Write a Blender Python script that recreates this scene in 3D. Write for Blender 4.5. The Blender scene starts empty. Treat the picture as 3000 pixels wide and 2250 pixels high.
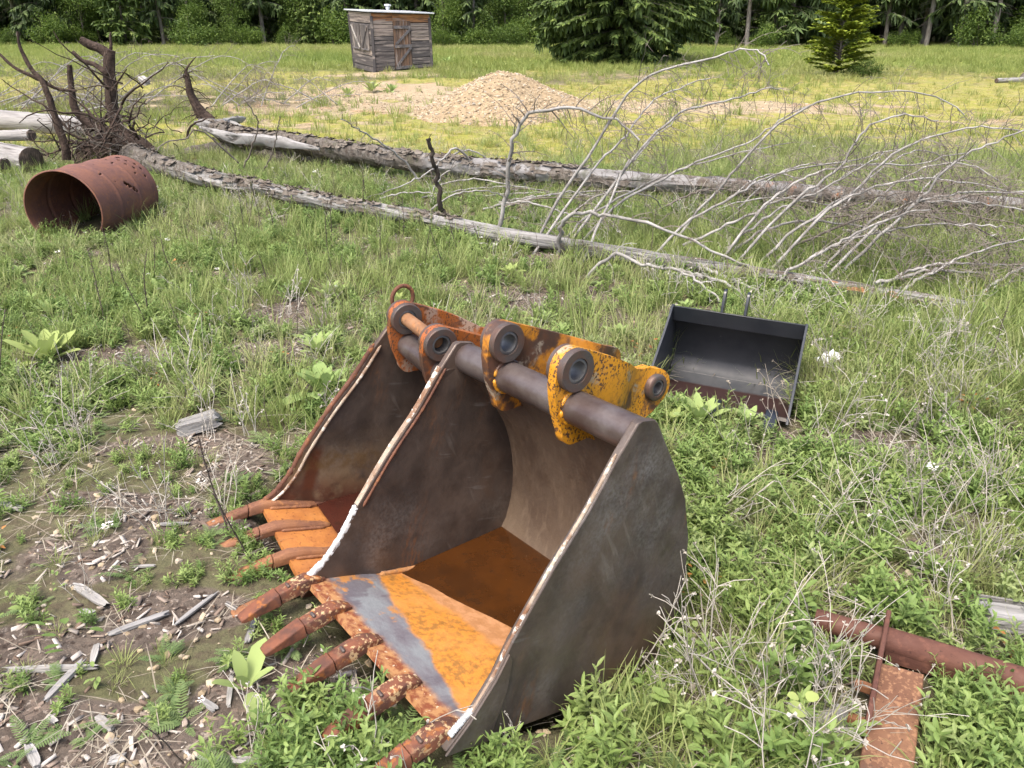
import bpy, bmesh, math, random
import numpy as np
from mathutils import Vector, Matrix, noise

# ------------------------------------------------------------------ camera, sky, sun, exposure
SC = bpy.context.scene
COL = SC.collection
FPX, PITCH, CAMH, SLOPE = 2200.0, math.radians(22.0), 1.6, 0.065   # photo is 3000 px wide
cam = bpy.data.cameras.new('camera')
cam.sensor_width = 36.0
cam.lens = 36.0 * FPX / 3000.0
cam.clip_start, cam.clip_end = 0.05, 600.0
cam_ob = bpy.data.objects.new('camera', cam)
cam_ob.location = (0, 0, CAMH)
cam_ob.rotation_euler = (math.radians(90) - PITCH, 0, 0)
COL.objects.link(cam_ob)
SC.camera = cam_ob

SUN_EL, SUN_AZ = math.radians(62), math.radians(214)      # azimuth from +Y, clockwise: behind the camera, to its left
world = bpy.data.worlds.new('World')
SC.world = world
world.use_nodes = True
wn = world.node_tree
bg = wn.nodes['Background']
sky = wn.nodes.new('ShaderNodeTexSky')
sky.sky_type = 'NISHITA'
sky.sun_disc = False
sky.sun_elevation = SUN_EL
sky.sun_rotation = SUN_AZ
sky.air_density = 0.7
sky.dust_density = 5.0
sky.ozone_density = 0.6
wn.links.new(sky.outputs[0], bg.inputs[0])
bg.inputs[1].default_value = 0.15
sun = bpy.data.lights.new('sun', 'SUN')
sun.energy = 1.0
sun.angle = math.radians(22)
sun.color = (1.0, 0.95, 0.87)
sun_ob = bpy.data.objects.new('sun', sun)
sd = Vector((math.sin(SUN_AZ) * math.cos(SUN_EL), math.cos(SUN_AZ) * math.cos(SUN_EL), math.sin(SUN_EL)))
sun_ob.rotation_euler = (-sd).to_track_quat('-Z', 'Y').to_euler()
sun_ob.location = sd * 60
COL.objects.link(sun_ob)
SC.view_settings.view_transform = 'Standard'
SC.view_settings.look = 'None'
SC.view_settings.exposure = 1.5
SC.view_settings.gamma = 1.0
SC.render.engine = 'CYCLES'
SC.cycles.max_bounces = 6
SC.cycles.diffuse_bounces = 3
SC.cycles.glossy_bounces = 2
SC.cycles.transmission_bounces = 2
SC.cycles.use_denoising = True

# ------------------------------------------------------------------ measuring the photograph
CF = np.array([0, math.cos(PITCH), -math.sin(PITCH)])
CU = np.array([0, math.sin(PITCH), math.cos(PITCH)])
CR = np.array([1.0, 0, 0])
CC = np.array([0, 0, CAMH])


def ray(px, py):
    return CF + (px - 1500) / FPX * CR - (py - 1125) / FPX * CU


def G(px, py, h=0.0):
    """point h metres above the sloping meadow seen at a photo pixel (3000 x 2250)"""
    d = ray(px, py)
    return CC + d * ((h - CAMH) / (d[2] - SLOPE * d[1]))


def GY(px, py, y):
    d = ray(px, py)
    return CC + d * (y / d[1])


def D(px, py, h=0.0):
    return G(px * 1.35624, py * 1.35624, h)


def DY(px, py, y):
    return GY(px * 1.35624, py * 1.35624, y)


def sstep(a, b, x):
    t = np.clip((x - a) / (b - a), 0, 1)
    return t * t * (3 - 2 * t)


PITS = [(0.03, 2.02, 0.60, 0.24), (-0.55, 2.40, 0.42, 0.20), (1.07, 3.46, 0.40, 0.20)]      # hollows the two big buckets have settled into


def ground(x, y):
    x = np.asarray(x, float); y = np.asarray(y, float)
    z = SLOPE * y
    z = z + 0.014 * np.sin(2.3 * x + 1.1 * y) * np.sin(1.7 * y - 0.6 * x + 1) + 0.009 * np.sin(5.1 * x - 3.7 * y + 2) \
        + 0.03 * np.sin(0.55 * x + 0.3) * np.sin(0.43 * y + 1.2) * sstep(5, 14, y)
    for px, py, r, d in PITS:
        q = np.hypot(x - px, y - py) / r
        z = z - d * (1 - sstep(0.55, 1.1, q))
    z = z + 0.17 * np.exp(-(((x + 3.4) / 1.6) ** 2 + ((y - 30.6) / 1.6) ** 2))
    yy = np.maximum(y - 68, 0)
    z = z + 0.012 * yy ** 2 * (yy < 30) + (yy >= 30) * (10.8 + 0.72 * (yy - 30))
    return z


def gpt(x, y, h=0.0):
    return Vector((float(x), float(y), float(ground(x, y)) + h))


# ------------------------------------------------------------------ objects
def link(o, parent=None):
    COL.objects.link(o)
    if parent is not None:
        o.parent = parent
    return o


def tag(o, label=None, cat=None, group=None, kind=None):
    if label: o['label'] = label
    if cat: o['category'] = cat
    if group: o['group'] = group
    if kind: o['kind'] = kind
    return o


def thing(name, label, cat, loc=(0, 0, 0), rotz=0.0, group=None, matrix=None):
    o = bpy.data.objects.new(name, None)
    o.empty_display_size = 0.1
    if matrix is not None:
        o.matrix_world = matrix
    else:
        o.location = loc
        o.rotation_euler = (0, 0, rotz)
    link(o)
    return tag(o, label, cat, group)


def np_mesh(name, V, F, mats, smooth=True, attr=None, matidx=None):
    V = np.asarray(V, np.float32); F = np.asarray(F, np.int32)
    me = bpy.data.meshes.new(name)
    me.vertices.add(len(V))
    me.vertices.foreach_set('co', V.ravel())
    n, k = F.shape
    me.loops.add(n * k)
    me.loops.foreach_set('vertex_index', F.ravel())
    me.polygons.add(n)
    me.polygons.foreach_set('loop_start', np.arange(0, n * k, k, dtype=np.int32))
    if matidx is not None:
        me.polygons.foreach_set('material_index', np.asarray(matidx, np.int32))
    me.polygons.foreach_set('use_smooth', np.full(n, smooth, dtype=bool))
    me.update(calc_edges=True)
    me.validate()
    if attr:
        for an, av in attr.items():
            av = np.asarray(av, np.float32)
            if av.ndim == 1:
                a = me.attributes.new(an, 'FLOAT', 'POINT'); a.data.foreach_set('value', av)
            else:
                a = me.attributes.new(an, 'FLOAT_VECTOR', 'POINT'); a.data.foreach_set('vector', av.ravel())
    for m in mats if isinstance(mats, (list, tuple)) else [mats]:
        me.materials.append(m)
    return me


def mesh_ob(name, me, parent=None, loc=None):
    o = bpy.data.objects.new(name, me)
    if loc is not None:
        o.location = loc
    return link(o, parent)


class MB:
    """collects boxes, tubes, lofts and prisms that become ONE mesh object"""

    def __init__(s):
        s.v, s.f, s.m, s.tp = [], [], [], []

    def add(s, vs, fs, mi=0, tp=None):
        b = len(s.v)
        s.v += [tuple(map(float, q)) for q in vs]
        s.tp += [tuple(q) for q in tp] if tp is not None else [tuple(map(float, q)) for q in vs]
        s.f += [tuple(b + i for i in q) for q in fs]
        s.m += [mi] * len(fs)

    def box(s, c, d, R=None, mi=0):
        c = Vector(c); vs = []
        for k in range(8):
            q = Vector(((k & 1) - .5, ((k >> 1) & 1) - .5, ((k >> 2) & 1) - .5))
            q = Vector((q.x * d[0], q.y * d[1], q.z * d[2]))
            if R is not None: q = R @ q
            vs.append(c + q)
        s.add(vs, [(0, 2, 3, 1), (4, 5, 7, 6), (0, 1, 5, 4), (2, 6, 7, 3), (0, 4, 6, 2), (1, 3, 7, 5)], mi)

    def hexa(s, vs, mi=0):
        """8 corners: bottom quad then top quad, counter-clockwise"""
        s.add(vs, [(3, 2, 1, 0), (4, 5, 6, 7), (0, 1, 5, 4), (1, 2, 6, 5), (2, 3, 7, 6), (3, 0, 4, 7)], mi)

    def bar(s, a, b, w, t, up=(0, 0, 1), mi=0):
        a, b = Vector(a), Vector(b); d = b - a; L = d.length; d.normalize()
        up = Vector(up); sd_ = d.cross(up).normalized(); up = sd_.cross(d)
        R = Matrix((d, sd_, up)).transposed()
        s.box((a + b) / 2, (L, w, t), R, mi)

    def tube(s, pts, rad, n=8, cap=True, mi=0, rough=0.0, seed=0, flat=1.0):
        P = [Vector(map(float, p)) for p in pts]
        if np.isscalar(rad): rad = [rad] * len(P)
        rnd = random.Random(seed)
        T = []
        for i in range(len(P)):
            t = P[min(i + 1, len(P) - 1)] - P[max(i - 1, 0)]
            T.append(t.normalized() if t.length > 1e-9 else Vector((0, 0, 1)))
        ref = Vector((0, 0, 1)) if abs(T[0].z) < .9 else Vector((1, 0, 0))
        u = (ref - T[0] * ref.dot(T[0])).normalized()
        vs, fs, tp = [], [], []
        al = 0.0
        so = rnd.uniform(0, 100)
        for i, p in enumerate(P):
            if i: al += (p - P[i - 1]).length
            u = (u - T[i] * u.dot(T[i]))
            u = u.normalized() if u.length > 1e-6 else T[i].orthogonal().normalized()
            w = T[i].cross(u)
            for k in range(n):
                a = 2 * math.pi * k / n
                r = rad[i]
                if rough:
                    r *= 1 + rough * noise.noise(Vector((math.cos(a) * 1.7 + so, math.sin(a) * 1.7, al * 3.0 / max(.3, rad[0] * 8))))\
                        + rough * .5 * noise.noise(Vector((math.cos(a) * 4 + so, math.sin(a) * 4, al * 9)))
                vs.append(p + (u * math.cos(a) * flat + w * math.sin(a)) * r)
                tp.append((al, a * max(rad[0], 1e-3), so))
        m = len(P)
        for i in range(m - 1):
            for k in range(n):
                k2 = (k + 1) % n
                fs.append((i * n + k, i * n + k2, (i + 1) * n + k2, (i + 1) * n + k))
        if cap:
            fs.append(tuple(range(n - 1, -1, -1)))
            fs.append(tuple((m - 1) * n + k for k in range(n)))
        s.add(vs, fs, mi, tp)

    def lathe(s, c, axis, prof, n=32, mi=0, close=False):
        """prof: (distance along axis, radius)"""
        c = Vector(c); ax = Vector(axis).normalized(); u = ax.orthogonal().normalized(); w = ax.cross(u)
        vs = [c + ax * h + (u * math.cos(2 * math.pi * k / n) + w * math.sin(2 * math.pi * k / n)) * r for h, r in prof for k in range(n)]
        m = len(prof); fs = []
        for i in range(m if close else m - 1):
            j = (i + 1) % m
            for k in range(n):
                k2 = (k + 1) % n
                fs.append((i * n + k, i * n + k2, j * n + k2, j * n + k))
        s.add(vs, fs, mi)

    def ring(s, c, axis, h0, h1, r0, r1, n=32, mi=0, ch=0.003):
        """hollow cylinder with chamfered rims"""
        s.lathe(c, axis, [(h0, r0), (h1, r0), (h1, r1 - ch), (h1 - ch, r1), (h0 + ch, r1), (h0, r1 - ch)], n, mi, True)

    def loft(s, secs, mi=0):
        """secs: lists of equal vertex counts"""
        n = len(secs[0]); vs = [p for q in secs for p in q]; fs = []
        for i in range(len(secs) - 1):
            for k in range(n):
                k2 = (k + 1) % n
                fs.append((i * n + k, i * n + k2, (i + 1) * n + k2, (i + 1) * n + k))
        fs.append(tuple(range(n - 1, -1, -1))); fs.append(tuple((len(secs) - 1) * n + k for k in range(n)))
        s.add(vs, fs, mi)

    def build(s, name, mats, parent=None, smooth=True, sharp=38, bevel=0.0, recalc=True, loc=None):
        me = bpy.data.meshes.new(name)
        me.from_pydata(s.v, [], s.f)
        me.polygons.foreach_set('material_index', s.m)
        a = me.attributes.new('tp', 'FLOAT_VECTOR', 'POINT')
        a.data.foreach_set('vector', np.array(s.tp, np.float32).ravel())
        if recalc:
            bm = bmesh.new(); bm.from_mesh(me)
            bmesh.ops.recalc_face_normals(bm, faces=bm.faces)
            bm.to_mesh(me); bm.free()
        for m in mats if isinstance(mats, (list, tuple)) else [mats]:
            me.materials.append(m)
        if smooth:
            me.shade_smooth()
            me.set_sharp_from_angle(angle=math.radians(sharp))
        o = mesh_ob(name, me, parent, loc)
        if bevel:
            b = o.modifiers.new('bevel', 'BEVEL'); b.width = bevel; b.segments = 2
            b.limit_method = 'ANGLE'; b.angle_limit = math.radians(40)
        return o


def plate(name, outer, holes, x0, x1, mats, parent, bend=None, cuts=(), bevel=0.003):
    """flat plate in the (y, z) plane between x0 and x1, with real holes; bend(y) shifts it in x"""
    bm = bmesh.new(); ed = []
    for lp in [outer] + list(holes):
        vs = [bm.verts.new((x0, a, b)) for a, b in lp]
        ed += [bm.edges.new((vs[i], vs[(i + 1) % len(vs)])) for i in range(len(vs))]
    r = bmesh.ops.triangle_fill(bm, edges=ed, use_beauty=True, use_dissolve=False)
    for c in cuts:
        bmesh.ops.bisect_plane(bm, geom=bm.verts[:] + bm.edges[:] + bm.faces[:], plane_co=(0, c, 0), plane_no=(0, 1, 0))
    ex = bmesh.ops.extrude_face_region(bm, geom=bm.faces[:])
    for g in ex['geom']:
        if isinstance(g, bmesh.types.BMVert): g.co.x = x1
    if bend:
        for v in bm.verts: v.co.x += bend(v.co.y)
    bmesh.ops.recalc_face_normals(bm, faces=bm.faces)
    me = bpy.data.meshes.new(name); bm.to_mesh(me); bm.free()
    for m in mats if isinstance(mats, (list, tuple)) else [mats]: me.materials.append(m)
    me.shade_smooth(); me.set_sharp_from_angle(angle=math.radians(30))
    o = mesh_ob(name, me, parent)
    if bevel:
        b = o.modifiers.new('bevel', 'BEVEL'); b.width = bevel; b.segments = 2
        b.limit_method = 'ANGLE'; b.angle_limit = math.radians(50)
    return o


def arc(cx, cy, r, a0, a1, n=10):
    return [(cx + r * math.cos(math.radians(a0 + (a1 - a0) * i / n)), cy + r * math.sin(math.radians(a0 + (a1 - a0) * i / n))) for i in range(n + 1)]


def circ(cx, cy, r, n=24):
    return [(cx + r * math.cos(2 * math.pi * i / n), cy + r * math.sin(2 * math.pi * i / n)) for i in range(n)]


def smooth_path(pts, n=20):
    """Catmull-Rom through the points"""
    P = [np.array(p, float) for p in pts]
    P = [2 * P[0] - P[1]] + P + [2 * P[-1] - P[-2]]
    out = []; seg = len(P) - 3
    for i in range(n + 1):
        t = i / n * seg; k = min(int(t), seg - 1); t -= k
        a, b, c, d = P[k], P[k + 1], P[k + 2], P[k + 3]
        out.append(.5 * (2 * b + (c - a) * t + (2 * a - 5 * b + 4 * c - d) * t * t + (3 * b - a - 3 * c + d) * t ** 3))
    return out


# ------------------------------------------------------------------ materials
class NG:
    """a small writer of node graphs: every method returns an output socket"""

    def __init__(s, name, coord='Object'):
        s.mat = bpy.data.materials.new(name); s.mat.use_nodes = True
        s.t = s.mat.node_tree; s.t.nodes.clear()
        s.out = s.t.nodes.new('ShaderNodeOutputMaterial')
        if coord == 'tp':
            a = s.t.nodes.new('ShaderNodeAttribute'); a.attribute_name = 'tp'; s.co = a.outputs['Vector']
        elif coord == 'World':
            a = s.t.nodes.new('ShaderNodeNewGeometry'); s.co = a.outputs['Position']
        else:
            s.tc = s.t.nodes.new('ShaderNodeTexCoord'); s.co = s.tc.outputs[coord]

    def node(s, typ, ins=None, **kw):
        n = s.t.nodes.new(typ)
        for k, v in kw.items(): setattr(n, k, v)
        for k, v in (ins or {}).items(): s.put(n.inputs[k], v)
        return n

    def put(s, sock, v):
        if isinstance(v, bpy.types.NodeSocket): s.t.links.new(v, sock)
        elif isinstance(v, (tuple, list)) and sock.type == 'RGBA' and len(v) == 3: sock.default_value = (*v, 1)
        else: sock.default_value = v

    def math(s, op, a, b=0.0, clamp=False):
        return s.node('ShaderNodeMath', {0: a, 1: b}, operation=op, use_clamp=clamp).outputs[0]

    def scaled(s, st, off=(0, 0, 0), co=None):
        return s.node('ShaderNodeMapping', {'Vector': co or s.co, 'Scale': st, 'Location': off}).outputs[0]

    def rng(s, v, lo, hi, a=0.0, b=1.0):
        n = s.node('ShaderNodeMapRange', {0: v, 1: lo, 2: hi, 3: a, 4: b}, clamp=True, interpolation_type='SMOOTHSTEP')
        return n.outputs[0]

    def noise(s, scale, lo=None, hi=None, detail=4, rough=.6, st=(1, 1, 1), off=0.0, dist=0.0, co=None):
        v = s.scaled(st, (off, off * .7, off * 1.3), co) if (st != (1, 1, 1) or off) else (co or s.co)
        n = s.node('ShaderNodeTexNoise', {'Vector': v, 'Scale': scale, 'Detail': detail, 'Roughness': rough, 'Distortion': dist})
        o = n.outputs[0]
        return o if lo is None else s.rng(o, lo, hi)

    def voro(s, scale, st=(1, 1, 1), feature='F1', out='Distance', off=0.0, rnd=1.0):
        n = s.node('ShaderNodeTexVoronoi', {'Vector': s.scaled(st, (off, off, off)), 'Scale': scale, 'Randomness': rnd}, feature=feature)
        return n.outputs[out]

    def axis(s, k, lo, hi, a=0.0, b=1.0, wob=0.0, wscale=8.0):
        x = s.node('ShaderNodeSeparateXYZ', {0: s.co}).outputs[k]
        if wob:
            x = s.math('ADD', x, s.math('MULTIPLY', s.math('SUBTRACT', s.noise(wscale, off=3.1), .5), wob))
        return s.rng(x, lo, hi, a, b)

    def xyz(s, k):
        return s.node('ShaderNodeSeparateXYZ', {0: s.co}).outputs[k]

    def attr(s, name, out='Fac'):
        return s.node('ShaderNodeAttribute', attribute_name=name).outputs[out]

    def rand(s):
        return s.node('ShaderNodeObjectInfo').outputs['Random']

    def mix(s, f, a, b):
        n = s.node('ShaderNodeMix', data_type='RGBA')
        s.put(n.inputs[0], f); s.put(n.inputs[6], a); s.put(n.inputs[7], b)
        return n.outputs[2]

    def ramp(s, f, stops):
        n = s.node('ShaderNodeValToRGB', {0: f}); e = n.color_ramp.elements
        while len(e) < len(stops): e.new(.5)
        for q, (p, c) in zip(e, stops): q.position = p; q.color = (*c, 1)
        return n.outputs[0]

    def mul(s, *a):
        r = a[0]
        for q in a[1:]: r = s.math('MULTIPLY', r, q)
        return r

    def inv(s, a): return s.math('SUBTRACT', 1.0, a)
    def mx(s, a, b): return s.math('MAXIMUM', a, b)

    def bump(s, h, strength=.3, dist=.01, normal=None):
        n = s.node('ShaderNodeBump', {'Height': h, 'Strength': strength, 'Distance': dist})
        if normal is not None: s.t.links.new(normal, n.inputs['Normal'])
        return n.outputs[0]

    def done(s, col, rough=.6, metal=0.0, normal=None, spec=.5, transl=None, tfac=.35):
        p = s.node('ShaderNodeBsdfPrincipled', {'Base Color': col, 'Roughness': rough, 'Metallic': metal, 'Specular IOR Level': spec})
        if normal is not None: s.t.links.new(normal, p.inputs['Normal'])
        o = p.outputs[0]
        if transl is not None:
            t = s.node('ShaderNodeBsdfTranslucent', {'Color': transl})
            m = s.node('ShaderNodeMixShader', {0: tfac}); s.t.links.new(o, m.inputs[1]); s.t.links.new(t.outputs[0], m.inputs[2])
            o = m.outputs[0]
        s.t.links.new(o, s.out.inputs[0])
        return s.mat


RUST = (.145, .062, .036); RUST_D = (.075, .034, .024); RUST_O = (.30, .125, .045)


def m_plate(name, stain=0.0):
    """worn dark steel of the side plates: brown-black skin, grey rubbed clouds, rust specks and scratches"""
    g = NG(name)
    c = g.mix(g.noise(5, .35, .7, st=(1, 1, .6)), (.110, .084, .068), (.052, .041, .035))
    c = g.mix(g.mul(g.noise(1.7, .40, .72, off=4), g.noise(95, .2, .75, off=9), g.noise(14, .3, .7, off=19, st=(1, .5, .3)), 1.1), c, (.20, .19, .18))
    c = g.mix(g.mul(g.noise(2.2, .45, .7, off=14), .85), c, (.115, .072, .048))
    c = g.mix(g.mul(g.noise(6, .54, .70, off=21, detail=6, st=(1, 1, .28)), g.noise(70, .42, .62, off=2, st=(1, 1, .35)), .75), c, (.22, .10, .045))
    scr = g.mul(g.noise(60, .64, .74, st=(1, .09, .5), off=6, detail=3), g.noise(3, .42, .6, off=8), .5)
    c = g.mix(scr, c, (.20, .19, .18))
    if stain:
        band = g.axis(2, .02, .36, 1, 0, wob=.12)
        c = g.mix(g.mul(band, g.noise(9, .25, .6, off=30)), c, (.25, .175, .10))
        low = g.axis(2, .03, .14, 1, 0, wob=.05)
        c = g.mix(g.mul(low, g.noise(14, .3, .55, off=31)), c, (.12, .05, .03))
        run = g.mul(g.axis(1, .125, .15, 0, 1, .02, 20), g.axis(1, .17, .20, 1, 0, .02, 20), g.axis(2, .20, .26, 1, 0, .06, 20))
        c = g.mix(g.mul(run, .9), c, (.11, .035, .015))
        c = g.mix(g.mul(g.axis(2, .13, .16, 0, 1, .05), g.axis(2, .20, .23, 1, 0, .05), g.noise(30, .35, .6, off=33), .7), c, (.14, .085, .035))
    s2 = g.noise(45, .60, .72, st=(1, .12, .9), off=26, detail=2, co=g.node('ShaderNodeVectorRotate', {'Vector': g.co, 'Angle': .9}, rotation_type='X_AXIS').outputs[0])
    c = g.mix(g.mul(s2, g.noise(4, .4, .65, off=28), .28), c, (.24, .215, .19))
    c = g.mix(g.mul(g.noise(9, .45, .7, off=36, detail=6), .55), c, (.040, .029, .024))
    n = g.bump(g.noise(70, detail=6), .3, .004, g.bump(g.noise(4.5, detail=2, off=17), .35, .02))
    return g.done(c, g.rng(g.noise(8), .3, .7, .34, .62), .25, n, .45)


def m_floor(name, kind):
    """inside of a bucket: bare blue-grey lip, orange scale, damp salmon silt, brown back"""
    g = NG(name)
    x = g.xyz(0); y = g.xyz(1)
    wob = g.math('MULTIPLY', g.math('SUBTRACT', g.noise(9, off=5, detail=5), .5), .07)
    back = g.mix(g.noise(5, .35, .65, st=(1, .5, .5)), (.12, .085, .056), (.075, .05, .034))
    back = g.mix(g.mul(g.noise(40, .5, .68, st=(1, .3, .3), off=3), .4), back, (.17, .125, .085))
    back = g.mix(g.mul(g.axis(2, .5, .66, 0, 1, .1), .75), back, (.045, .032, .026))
    if kind == 'main':
        t = g.math('ADD', g.math('ADD', y, g.math('MULTIPLY', x, .22)), wob)       # slanted edge of the orange scale
        c = g.mix(g.noise(6, .35, .65, st=(1, 2, 1)), (.20, .215, .225), (.145, .135, .15))
        c = g.mix(g.mul(g.noise(5, .52, .62, st=(2, 1, 1), off=3), .7), c, (.10, .085, .10))
        c = g.mix(g.mul(g.noise(12, .56, .66, off=11, detail=6), .9), c, (.42, .19, .05))
        orange = g.mix(g.noise(55, .42, .62, detail=5), (.50, .205, .034), (.27, .125, .03))
        orange = g.mix(g.noise(7, .4, .7, off=8), orange, (.52, .23, .055))
        c = g.mix(g.mul(g.rng(t, .235, .255), g.axis(0, .015, .05, 0, 1, .03), g.axis(0, .70, .745, 1, 0, .04)), c, orange)
        salmon = g.mix(g.noise(30, .4, .6, off=6), (.46, .235, .11), (.37, .18, .075))
        c = g.mix(g.rng(g.math('ADD', y, wob), .315, .345), c, salmon)
        c = g.mix(g.axis(1, .43, .47, 0, 1, .02), c, (.22, .10, .03))
        rim = g.axis(1, .045, .075, 1, 0, .05, 14)
        c = g.mix(rim, c, g.mix(g.noise(40, .4, .6, off=2, detail=6), (.21, .065, .03), (.40, .21, .09)))
        c = g.mix(g.mul(rim, g.noise(60, .62, .68, off=12)), c, (.62, .52, .38))
    else:
        c = g.mix(g.noise(8, .35, .65), (.43, .175, .045), (.32, .12, .035))
        c = g.mix(g.noise(70, .58, .68), c, (.15, .05, .02))
        c = g.mix(g.mul(g.noise(5, .5, .7, off=4), .6), c, (.46, .22, .08))
        c = g.mix(g.axis(1, .19, .23, 0, 1, .03, 12), c, (.13, .045, .02))
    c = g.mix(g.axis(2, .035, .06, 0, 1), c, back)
    n = g.bump(g.noise(60, detail=6), .35, .006)
    return g.done(c, g.rng(g.noise(20), .3, .7, .5, .75), .05, n, .35)


def m_paint(name, paint, wear=.5, primer=None):
    """chipped machine paint over rust-brown steel"""
    g = NG(name)
    p = g.mix(g.noise(7, .3, .7), paint, tuple(v * .82 for v in paint))
    steel = g.mix(g.noise(20, .35, .65, off=2), (.060, .034, .024), (.10, .045, .025))
    big = g.noise(6.5, .5 + .30 * (.72 - wear), .59 + .30 * (.72 - wear), off=7, detail=6)
    fine = g.noise(125, .525, .585, off=1, detail=4, rough=.6, st=(1, 1, .8))
    zone = g.noise(7, .36, .56, off=15)
    c = g.mix(g.mx(big, g.mul(fine, zone)), p, steel)
    if primer:
        c = g.mix(g.mul(g.noise(8, .56, .64, off=33), g.inv(fine)), c, primer)
    n = g.bump(g.mx(big, fine), -.35, .002, g.bump(g.noise(50), .15, .003))
    return g.done(c, g.rng(g.noise(15), .3, .7, .35, .6), .0, n, .5)


def m_rust(name, a=RUST, b=RUST_D, c3=RUST_O, fine=60, k=.55):
    g = NG(name)
    c = g.mix(g.noise(6, .35, .65, detail=5), a, b)
    c = g.mix(g.mul(g.noise(fine, .5, .64, off=4, detail=5), g.noise(9, .4, .62, off=8), k * 1.6), c, c3)
    c = g.mix(g.mul(g.noise(fine * 1.7, .60, .70, off=14), .7), c, tuple(v * .45 for v in b))
    n = g.bump(g.noise(fine, detail=6, rough=.7), .5, .004)
    return g.done(c, g.rng(g.noise(12), .3, .7, .6, .85), .05, n, .3)


def m_tooth(name):
    g = NG(name)
    c = g.mix(g.noise(25, .35, .65, detail=6), (.175, .066, .036), (.090, .042, .030))
    chip = g.mul(g.noise(75, .52, .60, off=6, detail=6), g.axis(1, -.10, -.03, 0, 1, .07), .8)
    c = g.mix(chip, c, (.56, .40, .21))
    c = g.mix(g.mul(g.noise(30, .56, .66, off=16), .6), c, (.36, .13, .03))
    return g.done(c, .75, .0, g.bump(g.noise(60, detail=6), .45, .004), .3)


def m_simple(name, a, b, scale=12, rough=.6, metal=0.0, bump=.2, bs=50, spec=.5, st=(1, 1, 1), coord='Object', bd=.004):
    g = NG(name, coord)
    c = g.mix(g.noise(scale, .35, .65, st=st, detail=5), a, b)
    return g.done(c, rough, metal, g.bump(g.noise(bs, detail=5, st=st), bump, bd), spec)


def m_wood(name, a, b, crack, gr=1.0, bark=None, peel=None):
    """weathered timber: grain runs along the piece (tp.x)"""
    g = NG(name, 'tp')
    st = (.12, 1, 1)
    c = g.mix(g.noise(26 * gr, .36, .64, st=st, detail=6), a, b)
    cr = g.noise(34 * gr, .58, .68, st=(.06, 1, 1), off=3, detail=3)
    c = g.mix(g.mul(cr, .75), c, crack)
    h = g.math('SUBTRACT', g.noise(30 * gr, st=st, detail=5), g.math('MULTIPLY', cr, .6))
    if bark:
        ba, bb, lo, hi = bark
        bk = g.mix(g.noise(24, .35, .65, detail=6), ba, bb)
        x = g.xyz(0)
        f = g.rng(g.math('ADD', x, g.math('MULTIPLY', g.math('SUBTRACT', g.noise(3.0, off=5, detail=5), .5), 5.0)), lo, hi, 1, 0)
        c = g.mix(f, c, bk)
        h = g.math('ADD', h, g.mul(g.noise(22, detail=6, rough=.7, off=9), f, 2.2))
        fl = g.noise(4.5, .52, .58, off=31, st=(.6, 1, 1), detail=5)
        c = g.mix(g.mul(g.inv(f), fl), c, bk); h = g.math('ADD', h, g.math('MULTIPLY', fl, .8))
        c = g.mix(g.mul(g.noise(7, .55, .68, off=41), .6), c, (.075, .080, .045))
    if peel:
        pc, x0, x1 = peel
        f = g.mul(g.axis(0, x0, x1, 0, 1), g.noise(8, .60, .65, off=2, st=(1, .8, 1), detail=4))
        c = g.mix(f, c, pc)
        dk = g.mul(g.axis(0, x0 - 1, x1, 0, 1), g.noise(9, .45, .6, off=12))
        c = g.mix(g.mul(dk, g.inv(f), .8), c, (.10, .075, .055))
    return g.done(c, .85, 0, g.bump(h, .9, .016), .2)


def m_leaf(name, cols, tr=.35, rough=.55, vary=.35, sp=.35, wscale=.35):
    """leaves and grass: each plant its own green, patches of the meadow drier or lusher"""
    g = NG(name, 'World')
    k = len(cols)
    f = g.math('ADD', g.math('MULTIPLY', g.rand(), 1 - vary), g.math('MULTIPLY', g.noise(wscale, .3, .7), vary))
    c = g.ramp(f, [(i / max(1, k - 1), q) for i, q in enumerate(cols)])
    return g.done(c, rough, 0, None, sp, transl=c, tfac=tr)


def m_needles(name, cols, tr=.15):
    """conifer sprays: old dark needles and pale new tips, spray by spray"""
    g = NG(name)
    t = g.attr('tone')
    c = g.ramp(t, [(i / (len(cols) - 1), q) for i, q in enumerate(cols)])
    r = g.rand()
    c = g.mix(g.math('MULTIPLY', r, .35), c, cols[0])
    return g.done(c, .6, 0, None, .3, transl=c, tfac=tr)


M = {}
M['plate'] = m_plate('worn_steel')
M['plate_stain'] = m_plate('stained_steel', 1.0)
M['floor_main'] = m_floor('bucket_floor', 'main')
M['floor_left'] = m_floor('rusted_bucket_floor', 'left')
M['yellow'] = m_paint('yellow_paint', (.60, .265, .016), .62, (.34, .28, .19))
M['yellow_worn'] = m_paint('worn_yellow_paint', (.50, .20, .018), .95, (.27, .22, .16))
M['orange'] = m_paint('rusted_orange_paint', (.34, .10, .022), .76, (.32, .22, .16))
M['rust'] = m_rust('rust')
M['rust_pale'] = m_rust('sandy_rust', (.30, .17, .09), (.20, .10, .05), (.36, .16, .06))
M['tooth'] = m_tooth('chipped_tooth')
M['tooth_old'] = m_rust('old_tooth_rust', (.27, .125, .06), (.17, .078, .048), (.38, .18, .07), 80)
M['boss'] = m_simple('boss_steel', (.085, .074, .068), (.115, .068, .050), 18, .5, .3, .35)
M['bush'] = m_simple('bushing', (.17, .17, .165), (.10, .10, .10), 20, .5, .4, .2)
M['tube'] = m_simple('tube_steel', (.155, .130, .120), (.085, .058, .050), 7, .36, .5, .3, 60)
M['white_bead'] = m_simple('white_weld_paint', (.66, .68, .68), (.33, .32, .31), 45, .55, 0, .6, 60, bd=.01)
M['edge'] = m_rust('worn_edge', (.36, .30, .23), (.17, .085, .045), (.66, .62, .55), 50, .9)
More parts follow.
